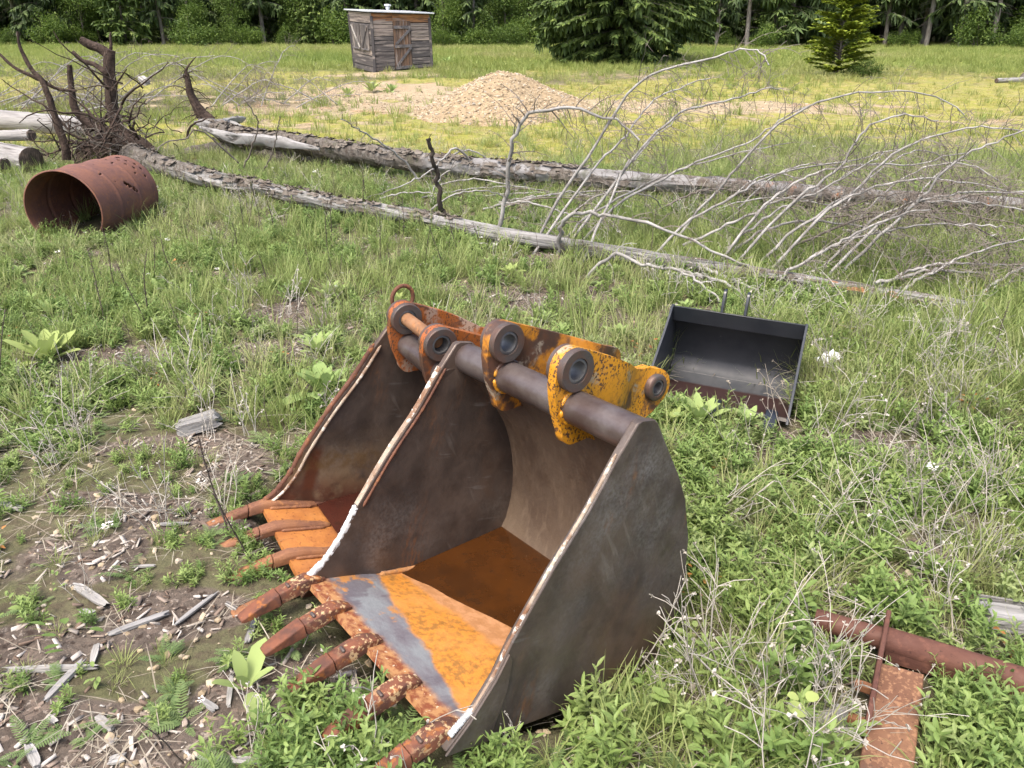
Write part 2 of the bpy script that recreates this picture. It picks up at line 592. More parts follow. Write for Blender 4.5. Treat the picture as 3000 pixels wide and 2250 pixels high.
M['pipe'] = m_rust('pipe_rust', (.115, .052, .036), (.085, .036, .026), (.17, .075, .05), 45, .4)
M['beam'] = m_rust('beam_rust', (.225, .105, .05), (.17, .075, .038), (.32, .16, .085), 70, .7)
M['barrel'] = m_rust('barrel_rust', (.185, .085, .056), (.135, .068, .056), (.24, .105, .05), 40, .5)
M['black'] = m_simple('black_paint', (.010, .013, .018), (.017, .020, .025), 6, .33, 0, .08, 40, .6)
M['black_worn'] = m_simple('scuffed_black_paint', (.022, .026, .032), (.045, .048, .052), 7, .45, 0, .15, 50)
M['grey_cloth'] = m_simple('white_bag', (.75, .75, .76), (.60, .60, .62), 9, .6)
M['galv'] = m_simple('galvanised', (.62, .64, .66), (.75, .76, .77), 14, .35, .4, .1)


def m_puddle(name, a, b):
    g = NG(name)
    c = g.mix(g.noise(5, .35, .65, detail=6), a, b)
    c = g.mix(g.mul(g.noise(14, .52, .70, off=4, detail=6), .45), c, (.02, .011, .006))
    c = g.mix(g.noise(120, .72, .75, off=9), c, (.35, .28, .2))
    return g.done(c, .07, 0, g.bump(g.noise(6), .02, .002), .45)


M['puddle'] = m_puddle('rusty_water', (.060, .021, .005), (.038, .014, .004))
M['puddle_dark'] = m_puddle('dark_rusty_water', (.050, .014, .009), (.035, .011, .008))
M['wood_grey'] = m_wood('grey_wood', (.30, .295, .285), (.19, .185, .175), (.05, .042, .035))
M['wood_white'] = m_wood('bleached_wood', (.40, .385, .36), (.26, .25, .23), (.10, .085, .07))
M['log_rear'] = m_wood('rear_log', (.255, .25, .245), (.17, .165, .16), (.06, .055, .05), .8,
                       bark=((.085, .070, .058), (.165, .15, .13), 3.9, 5.2), peel=((.34, .15, .07), 7.4, 9.2))
M['log_front'] = m_wood('front_log', (.275, .27, .26), (.185, .18, .17), (.06, .055, .05), .8,
                        bark=((.10, .085, .07), (.19, .175, .155), 1.3, 2.4), peel=((.34, .16, .075), 6.8, 8.6))
M['cut_log'] = m_wood('cut_log', (.31, .30, .285), (.21, .20, .19), (.08, .07, .06), .8)
M['bark_flake'] = m_simple('bark_flakes', (.105, .088, .072), (.19, .17, .145), 14, .95, 0, .6, 40, .1)
M['root'] = m_simple('root_bark', (.078, .056, .044), (.042, .030, .024), 20, .9, 0, .9, 40, .15, (1, 1, 1), 'Object', .02)
M['branch'] = m_simple('grey_branch', (.36, .35, .33), (.20, .19, .175), 9, .85, 0, .4, 60, .15)
M['twig'] = m_simple('dark_twig', (.19, .17, .145), (.12, .10, .085), 9, .9, 0, .2, 60, .1)
M['burnt'] = m_simple('dark_stub', (.035, .028, .024), (.07, .06, .05), 14, .9, 0, .6, 40, .1)
M['bark_tree'] = m_simple('tree_bark', (.085, .070, .058), (.16, .145, .125), 6, .95, 0, .6, 20, .1, (1, 1, .35))
M['bark_pale'] = m_simple('pale_bark', (.22, .205, .185), (.13, .115, .10), 6, .95, 0, .6, 20, .1, (1, 1, .35))


# ------------------------------------------------------------------ the two big excavator buckets
def frame(w, U, V, L):
    w = Vector(w).normalized(); V = Vector(V); V = (V - w * V.dot(w)).normalized(); U = V.cross(w)
    m = Matrix((w, U, V)).transposed().to_4x4(); m.translation = Vector(L)
    return m


SIDE = [(-.014, -.024), (.04, .045), (.092, .142), (.122, .235), (.196, .40), (.274, .546), (.336, .695), (.372, .768), (.385, .776),
        (.440, .779), (.452, .772), (.511, .712), (.60, .625), (.66, .554), (.73, .43), (.768, .31), (.778, .2), (.772, .10), (.735, .035), (.68, -.005), (.55, -.026), (.3, -.03), (.03, -.03)]
INNER = [(0, 0), (.06, 0), (.12, 0), (.18, 0), (.24, 0), (.30, 0), (.36, 0), (.42, 0), (.50, .002), (.58, .008), (.65, .022), (.705, .048), (.742, .09), (.757, .14), (.76, .2),
         (.753, .27), (.738, .33), (.715, .39), (.685, .45), (.645, .51), (.60, .56), (.55, .61), (.50, .65), (.455, .685)]
EAR = arc(.390, .832, .061, 196, 84, 14) + [(.47, .884), (.55, .873), (.62, .858), (.68, .842), (.72, .832), (.755, .832), (.785, .840)] + \
    arc(.828, .778, .060, 105, -50, 14) + [(.845, .70), (.80, .655), (.74, .61), (.68, .60), (.62, .605), (.56, .625), (.51, .635)] + [(.485, .625)] + arc(.448, .660, .044, -60, -165, 9) + [(.370, .700), (.348, .745), (.335, .780)]


EAR_A = [p for p in EAR[:15]] + [(.47, .886), (.55, .879), (.65, .870), (.74, .862), (.80, .856)] + arc(.822, .800, .056, 80, -55, 14) + EAR[39:]


def dish(x, y, W):
    return (-.016 + .068 * x) * float(sstep(.12, .30, y)) * float(1 - sstep(.50, .66, y)) + .003 * noise.noise(Vector((x * 9, y * 9, 3)))


def shell(W, k, mat, parent, nx=28, taper=0.0):
    mb = MB(); t = .016
    xs = [.012 + (W - .024) * i / nx for i in range(nx + 1)]
    P = [np.array(p) for p in INNER]; n = len(P)
    inn = [[(x * (1 - taper * p[0] * k / W), p[0] * k, p[1] * k + dish(x, p[0], W)) for x in xs] for p in P]
    out = []
    for i, p in enumerate(P):
        d = P[min(i + 1, n - 1)] - P[max(i - 1, 0)]; d = d / np.linalg.norm(d)
        q = p + np.array([d[1], -d[0]]) * t
        out.append([(x * (1 - taper * p[0] * k / W), q[0] * k, q[1] * k - .002) for x in xs])
    vs = [v for r in inn for v in r] + [v for r in out for v in r]
    m = nx + 1; o = n * m; fs = []
    for i in range(n - 1):
        for j in range(nx):
            a = i * m + j
            fs.append((a, a + 1, a + m + 1, a + m)); fs.append((o + a, o + a + m, o + a + m + 1, o + a + 1))
    for j in range(nx):
        fs.append((j, o + j, o + j + 1, j + 1)); a = (n - 1) * m + j; fs.append((a, a + 1, o + a + 1, o + a))
    for i in range(n - 1):
        a = i * m; fs.append((a, a + m, o + a + m, o + a)); a = i * m + nx; fs.append((a, o + a, o + a + m, a + m))
    mb.add(vs, fs)
    return mb.build('shell', mat, parent, sharp=50)


def side_plate(x0, x1, k, mat, parent, taper=0.0):
    return plate('side_plate', [(a * k, b * k) for a, b in SIDE], [], x0, x1, mat, parent, bend=(lambda y: -taper * y) if taper else None, bevel=.004)


def weld(pts, r, mat, parent, name, seed, amp=.35, flat=1.0, n=60):
    """a lumpy bead of weld metal along a path"""
    mb = MB(); P = smooth_path(pts, n)
    rs = [r * (1 + amp * noise.noise(Vector((i * .45, seed, 0))) + amp * .5 * noise.noise(Vector((i * 1.3, seed, 5)))) for i in range(len(P))]
    rs[0] *= .4; rs[-1] *= .4
    mb.tube(P, rs, 8, True, flat=flat)
    return mb.build(name, mat, parent, sharp=70)


def ear(x, th, k, paint, parent, shape=None, bend=0.0):
    f = (lambda y: bend * float(sstep(.60 * k, .75 * k, y)) - bend * .25 * float(sstep(.78 * k, .88 * k, y)))
    sc = lambda L: [(a * k, b * k) for a, b in L]
    e = plate('mounting_ear', sc(shape or EAR), [sc(circ(.390, .832, .036)), sc(circ(.828, .778, .027))], x - th / 2, x + th / 2, paint, parent,
              bend=f, cuts=[c * k for c in (.45, .5, .55, .6, .63, .66, .69, .72, .75, .78, .81, .84, .87)], bevel=.004)
    b = MB(); b.ring((x, .390 * k, .832 * k), (1, 0, 0), -th / 2 - .016, th / 2 + .020, .036 * k, .0605 * k, 48, 0, .003)
    b.build('boss', M['boss'], e, sharp=30)
    b = MB(); b.ring((x, .390 * k, .832 * k), (1, 0, 0), -th / 2 - .018, th / 2 + .017, .0275 * k, .0362 * k, 36, 0, .002)
    b.build('bushing', M['bush'], e, sharp=50)
    xb = x + f(.828 * k)
    b = MB(); b.ring((xb, .828 * k, .778 * k), (1, 0, 0), -th / 2 - .006, th / 2 + .014, .027 * k, .044 * k, 36, 0, .005)
    b.build('boss', M['rust'] if paint == M['orange'] else M['boss'], e, sharp=50)
    b = MB(); b.ring((xb, .828 * k, .778 * k), (1, 0, 0), -th / 2 - .007, th / 2 + .011, .020 * k, .0272 * k, 32, 0, .002)
    b.build('bushing', M['bush'], e, sharp=50)
    return e


def tooth_new(x, parent, seed):
    r = random.Random(seed)
    def sec(c, d, hw, hh):
        d = np.array(d) / np.hypot(*d); nrm = np.array([-d[1], d[0]]); out = []
        for sx, sn in ((-1, -1), (1, -1), (1, .8), (.88, 1), (-.88, 1), (-1, .8)):
            q = np.array(c) + nrm * hh * sn
            out.append((x + hw * sx, q[0], q[1]))
        return out
    d0, d1 = (1, .02), (1, .42)
    a = MB()
    a.loft([sec((.052, .004), d0, .014, .005), sec((.028, .006), d0, .021, .011), sec((-.005, .003), (1, .15), .0235, .018), sec((-.040, -.012), (1, .4), .0235, .020), sec((-.088, -.034), d1, .0215, .0185)])
    t = a.build('tooth_adapter', M['tooth'], parent, bevel=.004)
    b = MB()
    b.loft([sec((-.090, -.034), d1, .024, .0205), sec((-.12, -.049), d1, .0235, .0175), sec((-.155, -.067), d1, .0225, .0125), sec((-.188, -.085), d1, .021, .0075), sec((-.197, -.090), d1, .017, .0045)])
    b.build('tooth_tip', M['tooth'], t, bevel=.0035)
    c = MB(); c.box((x + .004, -.066, .000), (.024, .010, .010), Matrix.Rotation(.4, 3, 'X'))
    c.build('retaining_pin', M['boss'], t, bevel=.004)
    return t


def tooth_old(x, parent, k, seed):
    r = random.Random(seed)
    def sec(u, v, hw, hh):
        return [(x + hw * sx + r.uniform(-.002, .002), u, v + hh * sv) for sx, sv in ((-1, -1), (1, -1), (1, .4), (.6, 1), (-.6, 1), (-1, .4))]
    a = MB()
    a.loft([sec(.205, -.002, .007, .008), sec(.185, .001, .014, .011), sec(.12, .004, .018, .014), sec(.05, .008, .021, .018), sec(.0, .004, .0225, .020), sec(-.05, -.012, .0215, .018)])
    t = a.build('tooth_adapter', M['tooth_old'], parent, bevel=.008)
    b = MB()
    b.loft([sec(-.052, -.013, .0225, .0185), sec(-.10, -.032, .022, .015), sec(-.16, -.056, .020, .010), sec(-.205, -.074, .016, .005)])
    b.build('tooth_tip', M['tooth_old'], t, bevel=.006)
    for s_ in (-1, 1):
        weld([(x + s_ * .024, .02, .004), (x + s_ * .022, .1, .004), (x + s_ * .018, .18, .003)], .006, M['tooth_old'], t, 'weld_bead', seed + s_, .6, 1, 24)
    return t


def puddle_mesh(mtx, k, W, z, x0, x1, u0, mat, name, label):
    """level sheet of water cut to the inside of the bucket; the floor comes up through its front edge"""
    w, U, V, L = [mtx.col[i].to_3d() for i in range(4)]
    # back curve: where the inside of the shell is at height z
    best = None
    for a, b in zip(INNER[8:], INNER[9:]):
        za = (L + U * a[0] * k + V * a[1] * k).z; zb = (L + U * b[0] * k + V * b[1] * k).z
        if za < z <= zb:
            t = (z - za) / (zb - za); best = (a[0] + (b[0] - a[0]) * t) * k, (a[1] + (b[1] - a[1]) * t) * k
    front = u0 * k
    n, m = 10, 10; vs = []
    for i in range(n + 1):
        for j in range(m + 1):
            x = x0 + (x1 - x0) * i / n; u = front + (best[0] + .004 - front) * j / m
            v = 0.0
            p = L + w * x + U * u; v = (z - p.z) / V.z; p = p + V * v
            vs.append(p)
    fs = [(i * (m + 1) + j, (i + 1) * (m + 1) + j, (i + 1) * (m + 1) + j + 1, i * (m + 1) + j + 1) for i in range(n) for j in range(m)]
    me = bpy.data.meshes.new(name); c = sum(vs, Vector()) / len(vs)
    me.from_pydata([v - c for v in vs], [], fs); me.materials.append(mat)
    o = mesh_ob(name, me, None, c)
    return tag(o, label, 'puddle')


MW, MK = .7906, 1.0
MM = frame((.6259, -.7753, .0012), (.7456, .6016, -.2738), (.213, .1735, .9615), (-.6342, 1.9067, .19))
big = thing('excavator_bucket', 'large dark steel digger bucket with yellow mounting ears and orange rust across its floor', 'bucket', matrix=MM)
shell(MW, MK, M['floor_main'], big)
side_plate(0, .024, MK, M['plate'], big)
side_plate(MW - .024, MW, MK, M['plate'], big)
b = MB(); b.tube([(.022 + (MW - .044) * i / 14, .428, .727) for i in range(15)], .0485, 40)
b.build('cross_tube', M['tube'], big, sharp=50)
ear(.215, .030, MK, M['yellow_worn'], big, EAR_A, bend=.055)
ear(.510, .030, MK, M['yellow'], big, bend=-.06)
for xx in (.215, .510):
    for s_ in (-1, 1):
        weld([(xx + s_ * .016, .428 + .0495 * math.cos(a), .727 + .0495 * math.sin(a)) for a in np.linspace(-2.9, 3.2, 24)], .0065, M['yellow'] if s_ > 0 else M['boss'], big, 'weld_bead', xx * 7 + s_, .3)
for i, xx in enumerate((.022, .194, .372, .570, .748)):
    tooth_new(xx, big, i)
ep = lambda x, lo, hi, off=0: [(x, a, b) for a, b in [(.0 + off, .008), (.052 + off, .062), (.098 + off, .150), (.126 + off, .236), (.197 + off, .40), (.273 + off, .546), (.334 + off, .69)][lo:hi]]
weld(ep(.013, 0, 4, .001), .0115, M['white_bead'], big, 'white_edge_bead', 3, .42, 1.0, 40)
plate('wear_plate', [(-.016, -.030), (.037, .042), (.090, .140), (.113, .205), (.128, .185), (.135, .10), (.115, -.030)], [], MW + .0005, MW + .0075, M['plate'], big, bevel=.002)
mb = MB(); EP = smooth_path(ep(.012, 3, 7, .0), 24)
mb.loft([[(.0015, p[1] - .003, p[2] + .002), (.0225, p[1] - .003, p[2] + .002), (.0225, p[1] + .010, p[2] - .004), (.0015, p[1] + .010, p[2] - .004)] for p in EP])
mb.build('edge_strip', M['edge'], big, bevel=.002)
weld(ep(.027, 3, 7, .016), .0045, M['rust'], big, 'weld_bead', 5, .4)
weld(ep(MW - .010, 0, 7, -.001), .0055, M['edge'], big, 'weld_bead', 8, .35)
weld(ep(MW - .012, 0, 2, -.002), .0085, M['white_bead'], big, 'white_edge_bead', 9, .3)
weld([(.030, .25, -.012), (.030, .45, -.004), (.030, .62, .014), (.030, .70, .05)], .009, M['floor_main'], big, 'weld_bead', 12, .3)
weld([(.03, .764, .16), (.4, .764, .16), (MW - .03, .764, .16)], .004, M['floor_main'], big, 'weld_bead', 13, .3)
puddle_mesh(MM, MK, MW, .0855, .026, MW - .026, .29, M['puddle'], 'puddle', 'brown rusty rainwater lying in the bottom of the large digger bucket')

LK, LW, LT_ = .938, .555, .21
LM = frame((.5094, -.8559, -.0512), (.8227, .5047, -.2511), (.242, .0862, .9664), (-.921, 2.388, .1645))
left = thing('excavator_bucket', 'narrower rusty digger bucket with orange ears half hidden behind the large one', 'bucket', matrix=LM)
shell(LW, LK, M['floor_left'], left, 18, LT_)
side_plate(0, .022, LK, M['plate_stain'], left)
side_plate(LW - .022, LW, LK, M['plate_stain'], left, LT_)
b = MB(); b.tube([(.02 + (LW - .04 - LT_ * .428 * LK) * i / 8, .428 * LK, .727 * LK) for i in range(9)], .044, 36)
b.build('cross_tube', M['tube'], left, sharp=50)
ear(.0915, .026, LK, M['orange'], left, bend=.04)
ear(.366, .026, LK, M['orange'], left, bend=-.04)
b = MB(); b.tube([(.048 + .312 * i / 6, .390 * LK, .832 * LK) for i in range(7)], .0235, 28)
b.build('pin', M['rust_pale'], left, sharp=50, bevel=.002)
b = MB(); pr = [(.04, .395 * LK + .040 * math.cos(a), .833 * LK + .055 + .045 * math.sin(a)) for a in np.linspace(-.9, 4.0, 26)]
b.tube(pr, .0075, 10); b.build('pin_handle', M['rust'], left, sharp=60)
for i, xx in enumerate((.025, .180, .355, .525)):
    tooth_old(xx, left, LK, 20 + i)
el = lambda x, lo, hi, off=0: [(x, a * LK, b * LK) for _, a, b in ep(x, lo, hi, off)]
weld(el(.012, 0, 7, -.002), .0105, M['rust'], left, 'weld_bead', 31, .3)
weld(el(.026, 0, 7, .020), .006, M['edge'], left, 'weld_bead', 33, .3)
weld([(.026, .0, .004), (.026, .15, .004), (.026, .30, .002), (.026, .5, .01)], .007, M['rust'], left, 'weld_bead', 35, .5)
puddle_mesh(LM, LK, LW, .113, .024, LW - .165, .215, M['puddle_dark'], 'puddle', 'dark reddish water at the back of the narrower rusty bucket')

# ------------------------------------------------------------------ small black bucket
BW = .646
BM = frame((.916, -.39, -.041), (.371, .896, -.229), (.127, .196, .972), (.601, 3.194, .269))
blk = thing('excavator_bucket', 'small clean black bucket with two lugs on its top bar standing in the grass', 'bucket', matrix=BM)
BI = [(0, 0), (.10, 0), (.22, 0), (.34, 0), (.46, .002), (.54, .012), (.595, .04), (.625, .085), (.63, .14), (.615, .20), (.58, .26), (.53, .315), (.475, .355), (.43, .372)]
mb = MB(); t = .010; n = len(BI); P = [np.array(p) for p in BI]; inn, out = [], []
for i, p in enumerate(P):
    d = P[min(i + 1, n - 1)] - P[max(i - 1, 0)]; d = d / np.linalg.norm(d); q = p + np.array([d[1], -d[0]]) * t
    inn.append([(x, p[0], p[1]) for x in (.01, BW * .33, BW * .66, BW - .01)]); out.append([(x, q[0], q[1]) for x in (.01, BW * .33, BW * .66, BW - .01)])
vs = [v for r_ in inn for v in r_] + [v for r_ in out for v in r_]; fs = []; o_ = n * 4
for i in range(n - 1):
    for j in range(3):
        a = i * 4 + j; fs += [(a, a + 1, a + 5, a + 4), (o_ + a, o_ + a + 4, o_ + a + 5, o_ + a + 1)]
    a = i * 4; fs += [(a, a + 4, o_ + a + 4, o_ + a), (a + 3, o_ + a + 3, o_ + a + 7, a + 7)]
for j in range(3): fs += [(j, o_ + j, o_ + j + 1, j + 1), ((n - 1) * 4 + j, (n - 1) * 4 + j + 1, o_ + (n - 1) * 4 + j + 1, o_ + (n - 1) * 4 + j)]
mb.add(vs, fs)
g = NG('black_bucket_inside')
c_ = g.mix(g.noise(6, .35, .65), (.020, .023, .028), (.032, .035, .040))
low = g.axis(2, .115, .135, 1, 0, .01)  # painted shadow edge of the top bar: lit grey below, shaded black above
c_ = g.mix(low, c_, g.mix(g.noise(12, .35, .65), (.045, .049, .055), (.066, .068, .072)))
c_ = g.mix(g.mul(g.noise(60, .68, .76), .6), c_, (.20, .19, .18))
c_ = g.mix(g.mul(g.axis(1, .49, .53, 1, 0, .05, 14), .95), c_, (.030, .011, .009))
c_ = g.mix(g.axis(1, .03, .05, 1, 0, .01), c_, (.17, .155, .135))
M['black_in'] = g.done(c_, .5, 0, g.bump(g.noise(40), .1, .003), .4)
mb.build('shell', M['black_in'], blk, sharp=50)
BS = [(-.012, -.02), (.03, .035), (.16, .165), (.28, .275), (.375, .385), (.392, .398), (.425, .398), (.475, .375), (.54, .328), (.60, .265), (.637, .20), (.648, .14), (.642, .075), (.605, .02), (.54, -.012), (.4, -.022), (.1, -.022)]
plate('side_plate', BS, [], 0, .012, M['black_worn'], blk, bevel=.002)
plate('side_plate', BS, [], BW - .012, BW, M['black_worn'], blk, bevel=.002)
mb = MB(); mb.loft([[(x, .418, .318), (x, .428, .318), (x, .404, .372), (x, .452, .374), (x, .452, .392), (x, .384, .392)] for x in (.012, BW - .012)])
mb.build('top_bar', M['black'], blk, bevel=.003)
LUG = [(.392, .392), (.462, .392), (.468, .42), (.462, .43), (.468, .445), (.455, .475)] + arc(.425, .478, .030, 10, 170, 8) + [(.392, .44)]
for xx in (.245, .355):
    plate('mounting_lug', LUG, [circ(.428, .476, .013, 16)], xx - .007, xx + .007, M['black'], blk, bevel=.002)
for xx in (.05, .33, .57):
    mb = MB()
    mb.loft([[(xx - hw, u, v - hh), (xx + hw, u, v - hh), (xx + hw, u, v + hh), (xx - hw, u, v + hh)] for u, v, hw, hh in ((.05, .012, .022, .012), (0, .006, .026, .022), (-.06, -.02, .026, .020), (-.11, -.05, .022, .007))])
    mb.build('tooth', M['black'], blk, bevel=.004)
weld([(.016, .02, .004), (.016, .3, .004), (.016, .5, .012), (.016, .61, .06)], .005, M['black_worn'], blk, 'weld_bead', 51, .3)
weld([(.02, .603, .05), (.3, .603, .05), (BW - .02, .603, .05)], .0022, M['bush'], blk, 'weld_bead', 53, .6)

# ------------------------------------------------------------------ rusted barrel with bullet holes
BC, BR, BL = Vector((-3.60, 6.63, 0)), .311, .93
ax = Vector((.055, 1.0, .03)).normalized()
BC.z = float(ground(BC.x, BC.y)) + BR - .09
barrel = thing('steel_barrel', 'rusted steel barrel lying open ended in the grass, pierced by bullet holes', 'barrel', (BC.x, BC.y, BC.z - BR))
NU, NV = 160, 100
rnd = random.Random(5)
sdv = ax.cross(Vector((0, 0, 1))).normalized(); up = sdv.cross(ax)
V_, F_ = [], []
for j in range(NV + 1):
    h = (j / NV - .5) * BL
    r = BR + .010 * (math.exp(-((h + BL * .17) / .016) ** 2) + math.exp(-((h - BL * .17) / .016) ** 2)) + .006 * (math.exp(-((abs(h) - BL / 2) / .008) ** 2))
    for i in range(NU):
        a = 2 * math.pi * i / NU
        rr = r * (1 + .014 * math.cos(2 * a + .6) * (1 - j / NV)) + .003 * noise.noise(Vector((math.cos(a) * 2, math.sin(a) * 2, h * 4)))
        p = ax * h + (sdv * math.cos(a) + up * math.sin(a)) * rr + up * BR
        V_.append(tuple(p))
holes = set()
def hole(a, h, s=1.0):
    """a: degrees from the top towards the camera, h: 0..1 along the barrel"""
    ci = int(round(NU * (90 - a) / 360)) % NU; cj = int(h * NV)
    for di in range(-2, 3):
        for dj in range(-3, 4):
            if (di / 1.2) ** 2 + (dj / 1.5) ** 2 < s: holes.add((cj + dj, (ci + di) % NU))
for a, h, s_ in ((12, .90, 2.2), (20, .82, .9), (8, .72, .6), (28, .88, 1), (34, .80, .8), (38, .92, .7), (50, .93, .7), (46, .84, .8), (55, .78, .6), (62, .90, .9), (25, .66, .5),
              (40, .30, .6), (66, .52, 1.8), (69, .55, 1.6), (71, .58, .8), (76, .60, 1.8), (80, .63, .8), (15, .45, .4), (58, .40, .4)):
    hole(a, h, s_)
for j in range(NV):
    for i in range(NU):
        if (j, i) in holes: continue
        F_.append((j * NU + i, j * NU + (i + 1) % NU, (j + 1) * NU + (i + 1) % NU, (j + 1) * NU + i))
me = np_mesh('shell', V_, F_, M['barrel'])
o = mesh_ob('shell', me, barrel)
so = o.modifiers.new('thickness', 'SOLIDIFY'); so.thickness = .003
mb = MB(); mb.lathe(ax * (BL / 2 - .02) + up * BR, ax, [(0, 0.0), (0, .15), (.003, .30), (.004, BR - .002)], 64)
mb.build('bottom', M['barrel'], barrel)
mb = MB(); mb.ring(ax * (-BL / 2) + up * BR, ax, -.006, .006, BR - .002, BR + .009, 96, 0, .004)
for q in range(len(mb.v)):
    p = Vector(mb.v[q]) - up * BR; e = p.dot(sdv); z = p.dot(up); a = math.atan2(z, e); s_ = 1 + .014 * math.cos(2 * a + .6)
    p2 = ax * p.dot(ax) + (sdv * e + up * z) * s_ + up * BR; mb.v[q] = tuple(p2)
mb.build('rim', M['barrel'], barrel, sharp=60)

# ------------------------------------------------------------------ rusted pipe with its beam, bottom right corner
P0 = Vector(G(2388, 1812, .055)); P1 = Vector(G(3000, 1998, .075)); dirp = (P1 - P0).normalized(); P2 = P1 + dirp * .5
pipe = thing('pipe_frame', 'brown rusted pipe welded to a flat beam, lying in the weeds', 'pipe frame', (P1.x, P1.y, float(ground(P1.x, P1.y))))
o0 = pipe.location.copy()
mb = MB(); N_ = 24; L_ = (P2 - P0).length
mb.lathe(P0 - o0, dirp, [(0, .026), (0, .029), (.035, .030), (.036, .032), (.038, .030), (.13, .031), (.172, .032), (.176, .037), (.18, .037), (L_, .037), (L_, .030), (0.0, .026)], 40)
mb.build('pipe', M['pipe'], pipe, sharp=40)
nrm = Vector((0, 0, 1)); sid = dirp.cross(nrm).normalized()          # towards the camera
Pp = P0 + dirp * .178
Bd = (Vector(G(2595, 2250, .03)) - Vector(G(2640, 1960, .05))); Bd.z = 0; Bd = Bd.normalized(); Bd.z = -.02
bs = Bd.cross(nrm).normalized() * -1
if bs.x < 0: bs = -bs
mb = MB(); c0 = Pp - Bd * .06 + Vector((0, 0, .02)); c1 = Pp + Bd * .33 + Vector((0, 0, -.030))
mb.bar(c0 - o0, c1 - o0, .013, .085)
mb.build('upright_plate', M['pipe'], pipe, bevel=.003)
mb = MB(); fl0 = Pp + sid * .030 + dirp * .01 - nrm * .018; fl1 = fl0 + dirp * (L_ * .76)
mb.bar(fl0 - o0, fl1 - o0, .012, .050, nrm)
mb.build('flange', M['pipe'], pipe, bevel=.002)
Q = [Vector(G(*p, h)) for p, h in (((2568, 1937), .060), ((2709, 1974), .060), ((2679, 2245), .050), ((2517, 2245), .050))]
e1, e2 = (Q[2] - Q[1]), (Q[3] - Q[0]); Q[2] = Q[2] + e1 * .6; Q[3] = Q[3] + e2 * .6
dn = Vector((0, 0, -.045))
mb = MB(); mb.hexa([q + dn - o0 for q in (Q[3], Q[2], Q[1], Q[0])] + [q - o0 for q in (Q[3], Q[2], Q[1], Q[0])])
g = NG('beam_steel')
c_ = g.mix(g.noise(8, .35, .65), (.19, .098, .055), (.14, .068, .04))
c_ = g.mix(g.mul(g.noise(75, .50, .62, off=4), .8), c_, (.30, .165, .09))
c_ = g.mix(g.mul(g.noise(110, .60, .68, off=9)), c_, (.07, .035, .025))
yb = (Q[0].y - o0.y + Q[3].y - o0.y) / 2
c_ = g.mix(g.rng(g.math('ADD', g.xyz(1), g.math('MULTIPLY', g.noise(7, off=2), .16)), yb - .03, yb + .03, 1, 0), c_, g.mix(g.noise(20, .35, .65), (.075, .070, .072), (.045, .040, .042)))
M['beam2'] = g.done(c_, .75, 0, g.bump(g.noise(80, detail=6), .45, .003), .3)
mb.build('beam', M['beam2'], pipe, bevel=.004)
for t_ in (.20, .31):
    mb = MB(); q = c0 + (c1 - c0) * (t_ / .39 + .12) - bs * .025 - nrm * .01
    mb.bar(q - o0 - bs * .02, q - o0 + bs * .022, .022, .024); mb.build('lug', M['beam'], pipe, bevel=.004)
mb = MB(); q = P0 + dirp * (L_ * .52) - sid * .02; mb.tube([q - o0, q - o0 + nrm * .035], .009, 14); mb.build('stud', M['pipe'], pipe, bevel=.002)


# ------------------------------------------------------------------ fallen trees
def twigs(mb, path, rad, rnd, n, ln, depth=1, droop=.5, mi=0, start=.25):
    P = [Vector(map(float, p)) for p in path]; m = len(P)
    for i in range(n):
        t = start + (1 - start) * (i + rnd.random()) / n
        k = min(int(t * (m - 1)), m - 2); f = t * (m - 1) - k
        p = P[k].lerp(P[k + 1], f); d = (P[k + 1] - P[k]).normalized()
        sd_ = d.orthogonal().normalized(); sd_.rotate(Matrix.Rotation(rnd.uniform(0, 6.283), 3, d))
        v = (d * rnd.uniform(.35, .9) + sd_).normalized()
        L = ln * rnd.uniform(.45, 1.15) * (1 - .35 * t)
        pts = [p]; q = p.copy()
        for s in range(5):
            q = q + v * (L / 5)
            v = (v + Vector((rnd.uniform(-.22, .22), rnd.uniform(-.22, .22), -droop * .32 + rnd.uniform(-.15, .2)))).normalized()
            pts.append(q.copy())
        r0 = max(.0021, rad * .24 * rnd.uniform(.7, 1.2))
        mb.tube(pts, [r0 * (1 - .6 * s / 5) for s in range(6)], 3, False, mi)
        if depth > 0:
            twigs(mb, pts, r0 * 2.2, rnd, rnd.randint(2, 4), L * .5, depth - 1, droop, mi, .2)


def branch(parent, path, r0, r1, seed, ntw=26, ltw=.42, mats=None, name='branch', droop=.5, nseg=26, depth=1):
    rnd = random.Random(seed)
    path = [np.array(p, float) for p in path]
    hh = path[0][2] - float(ground(path[0][0], path[0][1]))
    if hh > .10:
        e = path[0] - path[1]; e = e / np.linalg.norm(e); e[2] = min(e[2], -.95); path = [path[0] + e * ((hh + .02) / -e[2])] + path
    P = smooth_path(path, nseg)
    for i in range(1, len(P)):
        P[i] = P[i] + np.array([rnd.uniform(-1, 1), rnd.uniform(-1, 1), rnd.uniform(-1, 1)]) * r0 * .85
    o0 = np.array(parent.location) if parent else np.zeros(3)
    P = [p - o0 for p in P]
    mb = MB()
    mb.tube(P, [r0 + (r1 - r0) * (i / nseg) ** .9 for i in range(nseg + 1)], 7, True, 0, .18, seed)
    if ntw: twigs(mb, P, r0, rnd, ntw, ltw, depth, droop, 1, .12)
    return mb.build(name, mats or [M['branch'], M['twig']], parent, sharp=80, recalc=False)


def pix(pts, y0, y1, zoom=None):
    """photo pixels at depths running from y0 to y1"""
    n = len(pts); out = []
    for i, (a, b) in enumerate(pts):
        if zoom: a, b = zoom[0] + a / 2.212, zoom[1] + b / 2.212
        out.append(GY(a, b, y0 + (y1 - y0) * i / (n - 1)))
    return out


Z1, Z2, Z3, Z6 = (0, 0), (1000, 0), (2000, 0), (2000, 750)

